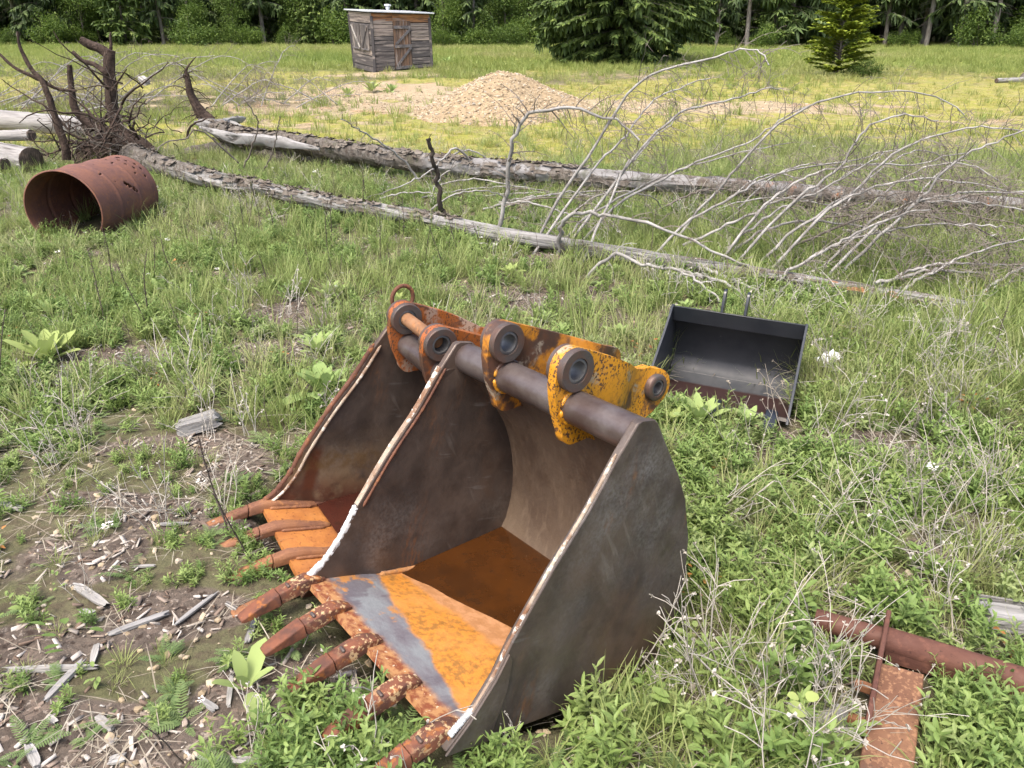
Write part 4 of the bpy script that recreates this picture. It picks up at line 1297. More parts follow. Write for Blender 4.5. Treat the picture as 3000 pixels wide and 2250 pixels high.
for (u0, v0), (u1, v1), wd in (((.352, .755), (.648, .755), .10), ((.352, .425), (.648, .425), .10), ((.352, .05), (.648, .05), .10), ((.375, .46), (.635, .72), .085), ((.375, .085), (.635, .395), .085)):
    mb = MB(); A, B = dz(u0, v0), dz(u1, v1); mb.bar(A, B, wd, .028, (fq[1] - fq[0]).cross(fq[3] - fq[0])); mb.build('brace', M['bd_trim'], door, bevel=.004)
for k, (u0, u1) in enumerate(((.10, .47), (.51, .88))):
    sh_ = boards('shutter', lq, u0, u1, .36, .79, 3, .03, ([M['bd_low']], lambda t, r: 0), shed, 20 + k, True, .05, .032)
    lz = lambda u, v: quad_pt(lq, u, v) - so_ + (lq[1] - lq[0]).cross(lq[3] - lq[0]).normalized() * .075
    mb = MB(); mb.bar(lz(u0 + .02, .77) if k == 0 else lz(u1 - .04, .77), lz(u1 - .02, .39) if k == 0 else lz(u0 + .06, .39), .06, .03, (lq[1] - lq[0]).cross(lq[3] - lq[0]))
    mb.build('brace', M['bd_light'] if k == 0 else M['bd_corner'], sh_, bevel=.004)
    mb = MB(); mb.bar(lz(u0, .375), lz(u1, .375), .05, .02, (lq[1] - lq[0]).cross(lq[3] - lq[0])); mb.build('rail', M['bd_trim'], sh_, bevel=.004)
ex = (RT - NT).normalized(); ey = (LT - NT); ey = ey.normalized()
rc = [NT - ex * .02 - ey * .18, RT + ex * .10 - ey * .18, BT + ex * .10 + ey * .15, LT - ex * .10 + ey * .15]
rc[0] = NT - ex * .16 - ey * .16
mb = MB(); mb.hexa([p - so_ + Vector((0, 0, .012)) for p in rc] + [p - so_ + Vector((0, 0, .055)) for p in rc])
roof = mb.build('roof', M['galv'], shed, bevel=.004)
vc = sx(1136, 30, 30.3); vz = vc.z
mb = MB(); mb.lathe(vc - so_ - Vector((0, 0, .25)), (0, 0, 1), [(0, .0), (0, .055), (.30, .055), (.30, .075), (.36, .075), (.36, .04), (.37, .04), (.40, .13), (.44, .12), (.455, 0)], 24)
mb.build('roof_vent', M['galv'], roof, sharp=30)

# ------------------------------------------------------------------ gravel heap
pc = D(1075, 233, 0); PX, PY = float(pc[0]) + .12, 15.5
heap = thing('gravel_heap', 'tan heap of stony gravel on the bare patch in the meadow', 'gravel heap', gpt(PX, PY))
n, m = 90, 70; vs = []
rnd = random.Random(2)
def heap_h(x, y):
    a = math.atan2(y, x); r = math.hypot(x, y)
    R = 1.80 + .16 * math.sin(a * 3 + .5) + .10 * math.sin(a * 5 + 2)
    t = r / R
    return .85 * max(0, (1 - t)) ** 1.02 * (1 - .10 * math.exp(-(t / .12) ** 2)) + .035 * noise.noise(Vector((x * 3, y * 3, 1))) * max(0, 1.15 - t) - (0.03 if t > 1 else 0)
for j in range(m + 1):
    for i in range(n):
        r = 2.05 * (j / m); a = 2 * math.pi * i / n; x, y = r * math.cos(a), r * math.sin(a)
        z = heap_h(x, y) + .016 * noise.noise(Vector((x * 14, y * 14, 3))) + float(ground(PX + x, PY + y)) - heap.location.z
        vs.append((x, y, z))
F_ = [(j * n + i, j * n + (i + 1) % n, (j + 1) * n + (i + 1) % n, (j + 1) * n + i) for j in range(m) for i in range(n)]
M['gravel'] = m_simple('gravel_soil', (.35, .275, .17), (.26, .195, .12), 9, .95, 0, .7, 40, .1, bd=.03)
me = np_mesh('mound', vs, F_, M['gravel']); mesh_ob('mound', me, heap)
g = NG('stone')
cc_ = g.attr('tone'); M['stone'] = g.done(g.ramp(cc_, [(0, (.20, .155, .10)), (.4, (.34, .27, .175)), (.75, (.45, .375, .265)), (1, (.33, .30, .255))]), .9, 0, g.bump(g.noise(60), .3, .01), .2)
SV, SF, ST = [], [], []
ico = bmesh.new(); bmesh.ops.create_icosphere(ico, subdivisions=1, radius=1); IV = np.array([v.co[:] for v in ico.verts]); IF = np.array([[v.index for v in f.verts] for f in ico.faces]); ico.free()


def stones(n, fn, smin, smax, seed):
    r = np.random.default_rng(seed); V, F, T = [], [], []
    for i in range(n):
        x, y, z = fn(r); s = smin + (smax - smin) * r.random() ** 3
        sc = np.array([1, r.uniform(.6, 1), r.uniform(.45, .8)]) * s; v = IV * (1 + .25 * r.standard_normal((len(IV), 1)) * .6) * sc
        a = r.uniform(0, 6.28); c_, s_ = math.cos(a), math.sin(a); b_ = r.uniform(-.5, .5)
        v = np.c_[v[:, 0] * c_ - v[:, 1] * s_, v[:, 0] * s_ + v[:, 1] * c_, v[:, 2] + v[:, 0] * b_]
        F.append(IF + len(IV) * i); V.append(v + (x, y, z)); T.append(np.full(len(IV), r.random()))
    return np.vstack(V), np.vstack(F), np.concatenate(T)


def on_heap(r):
    rr = 1.95 * math.sqrt(r.random()); a = r.uniform(0, 6.283); x, y = rr * math.cos(a), rr * math.sin(a)
    return x, y, heap_h(x, y) + float(ground(PX + x, PY + y)) - heap.location.z
V, F, T = stones(7500, on_heap, .007, .040, 1)
o = mesh_ob('stones', np_mesh('stones', V, F, M['stone'], False, {'tone': T}), heap); o['kind'] = 'stuff'
c0 = gpt(PX, PY)
V, F, T = stones(2, lambda r: (r.uniform(-.05, .0), -.35 + r.uniform(-.1, .1), heap_h(-.02, -.35) + float(ground(PX, PY - .35)) - heap.location.z), .075, .085, 4)
mesh_ob('boulder', np_mesh('boulder', V[:12], F[:20], M['stone'], False, {'tone': T[:12] * 0 + .7}), heap)


# ------------------------------------------------------------------ leaves, blades and sprays
def nrm_(a): return a / np.maximum(np.linalg.norm(a, axis=1, keepdims=True), 1e-9)


def strips(P, D_, N_, L, W_, bend, prof, fold=0.0):
    """one curved strip per row: P base, D_ direction, N_ upper side, L length, W_ width, bend droop in radians"""
    D_ = nrm_(D_); S_ = nrm_(np.cross(D_, N_)); N_ = np.cross(S_, D_)
    n = len(P); m = len(prof); pos = P.copy(); rows = []; pt = 0.0; three = fold != 0
    for t, w in prof:
        if t > pt:
            a = bend * (t + pt) / 2
            pos = pos + (np.cos(a)[:, None] * D_ - np.sin(a)[:, None] * N_) * (L * (t - pt))[:, None]
            pt = t
        a = bend * t; up = np.sin(a)[:, None] * D_ + np.cos(a)[:, None] * N_
        h = (W_ * w / 2)[:, None]
        if three: rows.append(np.stack([pos - S_ * h + up * h * fold, pos, pos + S_ * h + up * h * fold], 1))
        else: rows.append(np.stack([pos - S_ * h, pos + S_ * h], 1))
    k = 3 if three else 2
    V = np.stack(rows, 1).reshape(-1, 3); base = (np.arange(n) * m * k)[:, None]
    q = []
    for i in range(m - 1):
        for j in range(k - 1):
            q.append(base + np.array([[i * k + j, i * k + j + 1, (i + 1) * k + j + 1, (i + 1) * k + j]]))
    F = np.stack(q, 1).reshape(-1, 4)
    return V, F


def cat_(parts):
    V, F, T, b = [], [], [], 0
    for v, f, t in parts:
        V.append(v); F.append(f + b); T.append(t); b += len(v)
    return np.vstack(V), np.vstack(F), np.concatenate(T)


def sph(r, n, zlo=-1, zhi=1):
    z = r.uniform(zlo, zhi, n); a = r.uniform(0, 2 * np.pi, n); q = np.sqrt(np.maximum(0, 1 - z * z))
    return np.c_[q * np.cos(a), q * np.sin(a), z]


def conifer(seed, H, R, z0, whorl=.38, per=6, droop=.25, sl=.34, sw=.075, dens=9.0, up=.0, shape=.85, hang=.0, rough=.25, dead=0, pend=0):
    """returns crown (V, F, tone) and a trunk MB with limbs; fronds of needles hang and fan along every limb"""
    r = np.random.default_rng(seed); mb = MB(); n = 14
    mb.tube([(R * .02 * math.sin(i * .8 + seed), R * .02 * math.cos(i * .6 + seed), -.3 + (H + .3) * i / n) for i in range(n + 1)], [max(.010, (.011 * H + .012) * (1 - i / n) ** .8) for i in range(n + 1)], 9, False, 0, .1, seed)
    P, DD, NN, LL, WW, BB, TT = [], [], [], [], [], [], []
    z = z0
    while z < H - .15:
        t = (z - z0) / (H - z0)
        Rz = R * (1 - t) ** shape * (min(1, .55 + t * 5) if z0 < 1.2 else 1)
        for b in range(max(3, int(round(per * (1 - .3 * t))))):
            a = r.uniform(0, 6.283); L = Rz * r.uniform(1 - rough * 1.6, 1 + rough * .6)
            if L < .12: continue
            u0 = up * (1 - t) + .5 * t + r.uniform(-.12, .12); nseg = 7; p = np.array([0, 0, z + r.uniform(-.15, .15)]); d = np.array([math.cos(a), math.sin(a), u0]); pts = [p.copy()]
            for s in range(nseg):
                p = p + d / np.linalg.norm(d) * L / nseg; d[2] -= droop / nseg * 1.6 * (1 if s < nseg * .65 else -.5); pts.append(p.copy())
            if L > .5: mb.tube(pts, [max(.005, .012 * L * (1 - s / nseg) + .004) for s in range(nseg + 1)], 4, False, 0)
            k = max(3, int(L * dens)); tt = np.sort(r.uniform(.12, 1.0, k) ** .8); ii = np.minimum((tt * nseg).astype(int), nseg - 1); ff = (tt * nseg - ii)[:, None]
            A = np.array(pts); pp = A[ii] * (1 - ff) + A[ii + 1] * ff; dd = nrm_(A[ii + 1] - A[ii])
            side = np.cross(dd, [0, 0, 1.]); side = nrm_(side); sg = np.where(r.random(k) < .5, -1, 1)[:, None]
            sdir = dd * r.uniform(.5, 1.1, (k, 1)) + side * sg * r.uniform(.3, 1.0, (k, 1)) + np.array([0, 0, 1.]) * r.uniform(-.25, .2, (k, 1)) - np.array([0, 0, 1.]) * hang * r.uniform(.4, 1.3, (k, 1))
            P.append(pp); DD.append(sdir); nn = np.array([[0, 0, 1.]]) + r.normal(0, .35, (k, 3)); NN.append(nn)
            LL.append(sl * r.uniform(.5, 1.25, k) * (.55 + .45 * min(1, L / R + .2))); WW.append(sw * r.uniform(.7, 1.4, k)); BB.append(r.uniform(.0, .7, k)); TT.append(np.clip(r.normal(.42, .2, k), 0, 1))
            if pend:          # hanging side sprays
                k2 = int(k * pend); jj = r.integers(0, k, k2)
                P.append(pp[jj]); q = r.normal(0, .25, (k2, 3)); q[:, 2] = -1; DD.append(q); NN.append(r.normal(0, 1, (k2, 3)))
                LL.append(sl * r.uniform(.7, 1.7, k2)); WW.append(sw * r.uniform(.6, 1.1, k2)); BB.append(r.uniform(-.3, .3, k2)); TT.append(np.clip(r.normal(.25, .15, k2), 0, 1))
        z += whorl * r.uniform(.7, 1.3) * (1 - .45 * t)
    for i in range(dead):
        zz_ = r.uniform(.8, max(1.2, z0)); a = r.uniform(0, 6.283); L = r.uniform(.5, 1.6); d = np.array([math.cos(a), math.sin(a), r.uniform(-.2, .3)]); p = np.array([0, 0, zz_]); pts = [p.copy()]
        for s in range(5): p = p + d / np.linalg.norm(d) * L / 5; d[2] -= .12; pts.append(p.copy())
        mb.tube(pts, [.014, .012, .009, .007, .005, .003], 4, False, 0)
    P, DD, NN = np.vstack(P), np.vstack(DD), np.vstack(NN); LL, WW, BB, TT = map(np.concatenate, (LL, WW, BB, TT))
    prof = [(0, .45), (.30, 1.0), (.62, .75), (1, .12)]
    V, F = strips(P, DD, NN, LL, WW, BB, prof); T = np.repeat(TT, 8)
    return (V, F, T), mb


def leafy(seed, blobs, n, ls, flat=.3):
    """broadleaf crown: leaf faces on twig clusters through several uneven lobes"""
    r = np.random.default_rng(seed); C_, R_ = np.array([b[:3] for b in blobs]), np.array([b[3] for b in blobs])
    k = n // 7; bi = r.choice(len(blobs), k, p=R_ ** 2 / (R_ ** 2).sum()); d = sph(r, k); rad = R_[bi] * r.uniform(.15, 1.08, k) ** .5
    c = C_[bi] + d * rad[:, None] * [1, 1, .85]; c = np.repeat(c, 7, 0) + r.normal(0, ls * 1.5, (k * 7, 3)); m = len(c)
    DD = np.repeat(d, 7, 0) + r.normal(0, .7, (m, 3)); DD[:, 2] -= .25; N_ = r.normal(0, .5, (m, 3)); N_[:, 2] += 1
    V, F = strips(c, DD, N_, ls * r.uniform(.6, 1.4, m), ls * .62 * r.uniform(.7, 1.3, m), r.uniform(-.2, .8, m), [(0, .2), (.45, 1), (1, .1)])
    keep = V[:, 2].min(); V[:, 2] = np.maximum(V[:, 2], .03)
    T = np.repeat(np.clip(np.repeat(r.normal(.45, .2, k), 7) + r.normal(0, .1, m), 0, 1), 6)
    return V, F, T


DARK = [(.032, .054, .020), (.068, .108, .035), (.125, .18, .055), (.21, .265, .085)]
MID = [(.05, .085, .022), (.105, .16, .038), (.175, .24, .055), (.26, .32, .08)]
PALE = [(.10, .16, .02), (.20, .27, .03), (.33, .39, .05), (.42, .46, .07)]
LEAFG = [(.045, .085, .016), (.09, .15, .028), (.15, .22, .04), (.21, .29, .055)]
M['n_dark'] = m_needles('dark_needles', DARK)
M['n_mid'] = m_needles('green_needles', MID)
M['n_big'] = m_needles('fir_needles', [(.036, .062, .018), (.085, .135, .03), (.16, .225, .05), (.27, .335, .08)])
M['n_pale'] = m_needles('fresh_needles', PALE, .25)
M['n_leaf'] = m_needles('shrub_leaves', LEAFG, .3)


def tree_mesh(name, crown, trunk, cm, tm):
    me = np_mesh(name + '_crown', crown[0], crown[1], cm, True, {'tone': crown[2]})
    o = trunk.build('trunk', tm, None, sharp=70, recalc=False); tme = o.data
    bpy.data.objects.remove(o)
    return me, tme


def plant_tree(name, meshes, loc, label, cat='tree', group=None, s=1.0, rz=0.0, lean=(0, 0)):
    t = thing(name, label, cat, loc, 0, group); t.rotation_euler = (lean[0], lean[1], rz); t.scale = (s, s, s)
    mesh_ob('trunk', meshes[1], t); mesh_ob('crown', meshes[0], t)
    return t


# the big spruce in the clearing and the small yellow-green fir
x, y = 4.5, 34.2
cr, tk = conifer(7, 15.5, 3.75, .35, .27, 14, .38, .30, .115, 44, .06, .62, .12, .24, 0, .5)
plant_tree('spruce_tree', tree_mesh('spruce', cr, tk, M['n_big'], M['bark_tree']), gpt(x, y, -.05), 'broad dark spruce standing alone in the clearing right of the shed')
cr, tk = conifer(12, 3.4, 1.28, .20, .15, 11, .22, .17, .075, 90, .38, .75, .0, .22)
plant_tree('fir_tree', tree_mesh('young_fir', cr, tk, M['n_pale'], M['bark_tree']), gpt(10.55, 26.4, -.03), 'small bright yellow green fir in the meadow, right of the dark spruce')

# the forest behind: a handful of tree shapes, each tree an object
KIND = {}
for i in range(3):
    KIND['fir', i] = tree_mesh('fir', *conifer(30 + i, 13 + i, 2.5 + .3 * i, .6 + .5 * i, .5, 8, .45, .6, .17, 12, .0, .6, .15, .3, 4, .6), M['n_dark'], M['bark_tree'])
    KIND['pine', i] = tree_mesh('pine', *conifer(40 + i, 15 + i, 2.2, 2.6 + .7 * i, .55, 7, .4, .6, .17, 10, .0, .5, .2, .35, 16, .5), M['n_dark'], M['bark_pale'])
    KIND['young', i] = tree_mesh('young_tree', *conifer(50 + i, 7 + i, 1.9, .5, .36, 9, .35, .45, .15, 16, .15, .7, .1, .35, 0, .3), M['n_mid'], M['bark_tree'])
for i in range(3):
    r = np.random.default_rng(70 + i)
    bl = [(r.uniform(-1.1, 1.1), r.uniform(-.7, .7), r.uniform(.25, 1.9) * r.uniform(.5, 1), r.uniform(.22, .6)) for _ in range(12)]
    mb = MB()
    for q in bl: mb.tube(smooth_path([(q[0] * .1, q[1] * .1, -.05), (q[0] * .5, q[1] * .5, q[2] * .6), q[:3]], 6), .015, 4, False)
    V, F, T = leafy(80 + i, bl, 5200, .105); KIND['shrub', i] = tree_mesh('shrub', (V, F, T), mb, M['n_leaf'], M['bark_tree'])
    bl = [(r.uniform(-1.3, 1.3), r.uniform(-1.0, 1.0), r.uniform(1.2, 5.5), r.uniform(.6, 1.1)) for _ in range(13)]
    mb = MB(); mb.tube([(0, 0, -.2 + k * .62) for k in range(10)], [.10 - .009 * k for k in range(10)], 8, False)
    for q in bl: mb.tube(smooth_path([(0, 0, q[2] * .6), (q[0] * .5, q[1] * .5, q[2] * .85), q[:3]], 6), .02, 4, False)
    V, F, T = leafy(90 + i, bl, 9000, .13); KIND['broad', i] = tree_mesh('broadleaf', (V, F, T), mb, M['n_leaf'], M['bark_tree'])

FOREST = []          # (x, y) taken
rf_ = random.Random(8)


def edge_y(x): return 61.0 - .17 * max(0, x) + .02 * x + 1.2 * math.sin(x * .31)


def put(kind, i, px, dy, label, s=1.0, lean=0.0, group=None, cat='tree', back=None):
    """stands at the photo column px, dy metres behind the forest edge there"""
    y = 58.0
    for _ in range(6):
        x = float(GY(px, 120, y)[0]); y = edge_y(x) + dy
    FOREST.append((x, y))
    nm = {'fir': 'fir_tree', 'pine': 'pine_tree', 'young': 'young_conifer', 'shrub': 'shrub', 'broad': 'broadleaf_tree'}[kind]
    plant_tree(nm, KIND[kind, i % 3], gpt(x, y, -.08), label, cat, group, s, rf_.uniform(0, 6.28), (0, lean))


put('pine', 0, 478, 1.0, 'slim grey trunked pine behind the bushes left of the shed', .8)
put('pine', 1, 776, 1.5, 'bare grey trunk standing clear in the forest edge left of the shed', .9, -.03)
put('pine', 2, 60, 2.0, 'dark trunked pine at the left end of the forest edge', .9)
put('pine', 0, 1388, .5, 'thin pale trunk at the forest edge just right of the shed', .75)
put('pine', 1, 2099, .3, 'slender bare trunk between the dark spruce and the yellow green fir', .7)
put('pine', 2, 2188, -.6, 'pale straight bare trunk left of the yellow green fir', .85, .02)
put('pine', 0, 2592, 1.2, 'first bare trunk to the right of the yellow green fir', .9)
put('pine', 1, 2632, 2.6, 'second bare trunk to the right of the yellow green fir, darker', .95)
put('pine', 2, 2715, -.4, 'leaning grey trunk in front of the dark gap at the right of the forest', .9, .05)
put('pine', 0, 2818, -.8, 'most strongly leaning pale trunk near the right end of the forest edge', .95, .09)
put('pine', 1, 2700, 4.0, 'dark trunk behind the leaning grey one', .95)
put('pine', 2, 2905, 2.0, 'dim trunk in the dark stand at the right end', .95)
put('young', 0, 922, .0, 'young light green tree on a dark thin stem just left of the shed', .75)
put('young', 1, 370, -.5, 'light green young conifer with drooping boughs left of the grey trunks', 1.0)
put('young', 2, 2270, -1.2, 'soft green young conifer just left of the yellow green fir', .85)
put('young', 0, 2370, 1.0, 'mid green young conifer behind the yellow green fir', .95)
put('young', 1, 2060, 1.0, 'young conifer right behind the edge of the dark spruce', .9)
put('broad', 0, 250, 1.0, 'leafy pale green tree above the left bushes', .9)
put('broad', 1, 560, .8, 'leafy tree between the two grey trunks left of the shed', .8)
put('broad', 2, 690, .2, 'leafy bright tree next to the bare grey trunk left of the shed', .75)
put('broad', 1, 1300, .8, 'leafy tree rising close behind the right wall of the shed', .9)
put('broad', 0, 1480, 1.8, 'leafy dark tree in the gap between shed and spruce', .9)
put('fir', 0, 1020, 1.2, 'dark fir right behind the left wall of the shed', .9)
put('fir', 1, 2480, 3.0, 'dark fir filling the gap behind the yellow green fir', .9)
put('fir', 2, 130, 1.0, 'fir with sagging grey boughs at the left of the forest edge', .85)
SHR = [(40, -.6, 'bright bush at the far left foot of the forest', 1.1), (150, -1.0, 'round light green bush beside the far left bush', 1.2), (240, -.2, 'bush under the leafy pale tree', 1.0), (560, -.8, 'low wide bush left of the bare grey trunk', 1.1),
       (640, -1.2, 'pale bush just left of the bare grey trunk', 1.2), (720, -.9, 'bush at the foot of the bare grey trunk', .9), (850, -.5, 'small bush between bare trunk and young light tree', .9), (985, -1.5, 'bush peeping out behind the left edge of the shed', 1.1),
       (1300, -1.5, 'green bush touching the right wall of the shed', 1.2), (1400, -.8, 'bush at the thin pale trunk right of the shed', 1.2), (1490, -1.6, 'round bush in the grass bay between shed and spruce', 1.1), (1560, -.6, 'bush half hidden by the left side of the spruce', 1.1),
       (2140, -.9, 'bush between the two slender bare trunks', 1.0), (2240, -2.2, 'bush under the soft green young conifer', .8), (2650, -.7, 'low bush between the bare trunks on the right', .9), (2870, -.9, 'bush below the most strongly leaning trunk', 1.0), (2985, -3.5, 'big pale bush cut by the right edge of the picture', 1.3)]
for i, (px, dy, lb, s) in enumerate(SHR): put('shrub', i, px, dy + ((i * 7) % 5 - 2) * .5, lb, s * (.6, 1.0, .8, 1.25)[i % 4], 0, 'bushes along the forest edge', 'bush')
for i in range(200):
    for _ in range(30):
        row = rf_.uniform(3, 30) if i < 150 else rf_.uniform(0, 14); px = rf_.uniform(-1000, 4000); y = 60 + row; x = float(GY(px, 120, y)[0]); y = edge_y(x) + row
        if all((x - a) ** 2 + (y - b_) ** 2 > 3.2 for a, b_ in FOREST): break
    FOREST.append((x, y)); k = rf_.choice(['fir', 'fir', 'pine', 'fir', 'young', 'broad']) if row < 12 else rf_.choice(['fir', 'pine'])
    nm = {'fir': 'fir_tree', 'pine': 'pine_tree', 'young': 'young_conifer', 'broad': 'broadleaf_tree'}[k]
    lb = {'fir': 'dark fir deep among the other trees behind the forest edge', 'pine': 'tall dim pine deep among the other trees behind the forest edge', 'young': 'young conifer growing in the shade behind the first trees', 'broad': 'leafy tree growing in the shade behind the first trees'}[k]
    plant_tree(nm, KIND[k, i % 3], gpt(x, y, -.1), lb, 'tree', {'fir': 'firs deep in the forest', 'pine': 'pines deep in the forest', 'young': 'young conifers inside the forest', 'broad': 'leafy trees inside the forest'}[k], rf_.uniform(.85, 1.25), rf_.uniform(0, 6.28), (rf_.uniform(-.03, .03), rf_.uniform(-.03, .03)))
b_ = thing('shrub', 'small dark green bush low in the grass at the foot of the yellow green fir', 'bush', gpt(11.2, 26.0, -.05)); b_.scale = (.45, .4, .3); mesh_ob('crown', KIND['shrub', 1][0], b_); mesh_ob('trunk', KIND['shrub', 1][1], b_)


# ------------------------------------------------------------------ ground
def soft_noise(x, y, s, seed=0):
    """cheap smooth pattern in [0, 1]"""
    r = np.random.default_rng(seed); v = np.zeros_like(x, dtype=float)
    for k in range(9):
        a = r.uniform(0, 6.283); f = s * r.uniform(.5, 1.9); v = v + np.sin(f * (x * math.cos(a) + y * math.sin(a)) + r.uniform(0, 6.28)) * r.uniform(.5, 1)
    return 1 / (1 + np.exp(-v * .9))


def ell(x, y, c, rx, ry, rot=0.0):
    ca, sa = math.cos(rot), math.sin(rot); dx, dy = x - c[0], y - c[1]
    return np.hypot((dx * ca + dy * sa) / rx, (-dx * sa + dy * ca) / ry)


BARE = []          # bare soil patches seen in the photograph: pixel centre (display), radii in metres
for a, b_, rx, ry in ((90, 1430, .34, .26), (60, 1560, .30, .18), (200, 1400, .28, .12), (330, 1330, .25, .10), (230, 1210, .14, .16), (330, 1620, .30, .10), (480, 1330, .18, .08), (480, 965, .24, .12), (330, 970, .18, .07), (560, 770, .22, .40),
                      (500, 600, .35, .18), (330, 765, .38, .13), (640, 680, .30, .25), (180, 780, .3, .12), (150, 1075, .25, .07), (540, 1010, .2, .10), (1190, 640, .55, .22), (1150, 560, .4, .2), (1600, 940, .18, .14), (1900, 970, .22, .16), (2010, 1220, .12, .14), (1430, 690, .5, .25), (820, 520, .6, .2), (420, 1120, .25, .1), (560, 1470, .2, .12)):
    q = D(a, b_); BARE.append((q[0], q[1], rx, ry))


def masks(x, y):
    n1, n2, n3 = soft_noise(x, y, 3.1, 1), soft_noise(x, y, 9.0, 2), soft_noise(x, y, .8, 3)
    soil = np.zeros_like(x)
    for cx, cy, rx, ry in BARE: soil = np.maximum(soil, 1 - sstep(.5, 1.2, ell(x, y, (cx, cy), rx, ry) + (n2 - .5) * 1.1))
    soil = np.maximum(soil, sstep(.78, .98, n1 * .7 + n2 * .3) * (1 - sstep(7, 9, y)))
    sand = 1 - sstep(.55, 1.15, ell(x, y, (-.6, 16.9), 4.6, 1.7) + (n1 - .5) * .5)
    sand = np.maximum(sand, (1 - sstep(.5, 1.2, ell(x, y, (-3.2, 20.3), 3.2, 3.6) + (n1 - .5) * .7)))
    sand = np.maximum(sand, .9 * (1 - sstep(.5, 1.2, ell(x, y, (-4.4, 27.5), 2.6, 1.5) + (n1 - .5) * .6)))
    sand = np.maximum(sand, .75 * (1 - sstep(.5, 1.3, ell(x, y, (4.2, 16.6), 4.8, 1.3) + (n1 - .5) * .9)))
    sand = np.maximum(sand, .7 * (1 - sstep(.5, 1.3, ell(x, y, (-5.0, 16.6), 3.2, 1.0) + (n1 - .5) * .9)))
    sand = np.maximum(sand, .5 * (1 - sstep(.4, 1.4, ell(x, y, (4.0, 27), 4.0, 2.2) + (n1 - .5) * .9)))
    sand = np.maximum(sand, .6 * sstep(.66, .85, n1 * .5 + n3 * .5) * sstep(10, 12, y) * (1 - sstep(22, 27, y)))
    moss = sstep(9.2, 11.0, y + (n3 - .5) * 3) * (1 - sstep(22, 33, y + (n3 - .5) * 8)) * (1 - .85 * sand)
    moss = moss * (1 - .7 * (1 - sstep(.6, 1.3, ell(x, y, (-8.5, 17), 4.5, 4.0))))
    return soil, sand, moss


NR, NC = 420, 330
tt = np.linspace(0, 1, NR); ys = -4 + 2.6 * tt * 5 + (132 - 9) * tt ** 3.2
ys = np.interp(tt, [0, .06, .52, .74, 1], [-12, -.5, 6.0, 20.0, 150.0])
gx = np.linspace(-1, 1, NC); gx = np.sign(gx) * np.abs(gx) ** 1.25
X = gx[None, :] * (4.5 + 1.25 * np.maximum(ys, 0))[:, None]; Y = np.repeat(ys[:, None], NC, 1)
Zg = ground(X, Y)
nz_ = np.array([noise.noise(Vector((a * 7, b_ * 7, 0))) * .010 + noise.noise(Vector((a * 21, b_ * 21, 4))) * .005 for a, b_ in zip(X.ravel(), Y.ravel())]).reshape(X.shape)
Zg = Zg + nz_ * (1 - sstep(6, 12, Y))
so_, sa_, mo_ = masks(X, Y)
idx = np.arange(NR * NC).reshape(NR, NC)
F_ = np.stack([idx[:-1, :-1], idx[:-1, 1:], idx[1:, 1:], idx[1:, :-1]], -1).reshape(-1, 4)
g = NG('ground', 'World')
s_soil, s_sand, s_moss = g.attr('soil'), g.attr('sand'), g.attr('moss')
base = g.mix(g.noise(2.2, .35, .65), (.095, .098, .048), (.125, .115, .068))
base = g.mix(g.mul(g.noise(26, .45, .62, off=5, detail=5), .6), base, (.075, .056, .042))
base = g.mix(g.rng(g.xyz(1), 24, 36), base, g.mix(g.noise(.5, .3, .7), (.15, .20, .045), (.20, .22, .06)))
soil = g.mix(g.noise(6, .35, .65, detail=5), (.080, .064, .052), (.13, .106, .086))
soil = g.mix(g.rng(g.voro(70, out='Color'), .55, .9), soil, (.16, .125, .10))
soil = g.mix(g.mul(g.noise(48, .57, .66, off=3, detail=4), .8), soil, (.30, .255, .21))
soil = g.mix(g.mul(g.noise(30, .55, .66, off=13, detail=4), .8), soil, (.035, .024, .019))
sand = g.mix(g.noise(3.2, .35, .65, detail=6), (.35, .285, .185), (.26, .205, .13))
sand = g.mix(g.mul(g.noise(22, .5, .64, off=4, detail=5), .7), sand, (.50, .41, .28))
sand = g.mix(g.mul(g.noise(1.1, .52, .7, off=14), .5), sand, (.36, .20, .11))
moss = g.mix(g.noise(1.6, .3, .7, detail=5), (.27, .265, .055), (.20, .21, .06))
moss = g.mix(g.mul(g.noise(5, .45, .62, off=7, detail=6), .75), moss, (.34, .28, .14))
moss = g.mix(g.mul(g.noise(17, .55, .68, off=17, detail=4), .6), moss, (.13, .095, .05))
wob = g.math('MULTIPLY', g.math('SUBTRACT', g.noise(4.5, off=21, detail=6, rough=.7), .5), 1.1)
fm = lambda s: g.rng(g.math('ADD', s, wob), .30, .70)
c = g.mix(fm(s_moss), base, moss); c = g.mix(fm(s_sand), c, sand); c = g.mix(fm(s_soil), c, soil)
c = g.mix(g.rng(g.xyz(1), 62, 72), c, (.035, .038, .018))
M['ground'] = g.done(c, .95, 0, g.bump(g.noise(45, detail=6, rough=.7), .7, .02, g.bump(g.noise(9, detail=4), .4, .04)), .1)
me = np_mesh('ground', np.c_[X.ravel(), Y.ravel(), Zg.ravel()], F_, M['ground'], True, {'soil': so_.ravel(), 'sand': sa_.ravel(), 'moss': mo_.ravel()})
tag(mesh_ob('ground', me), 'rough meadow ground with bare soil, moss and sandy patches', 'ground', kind='structure')


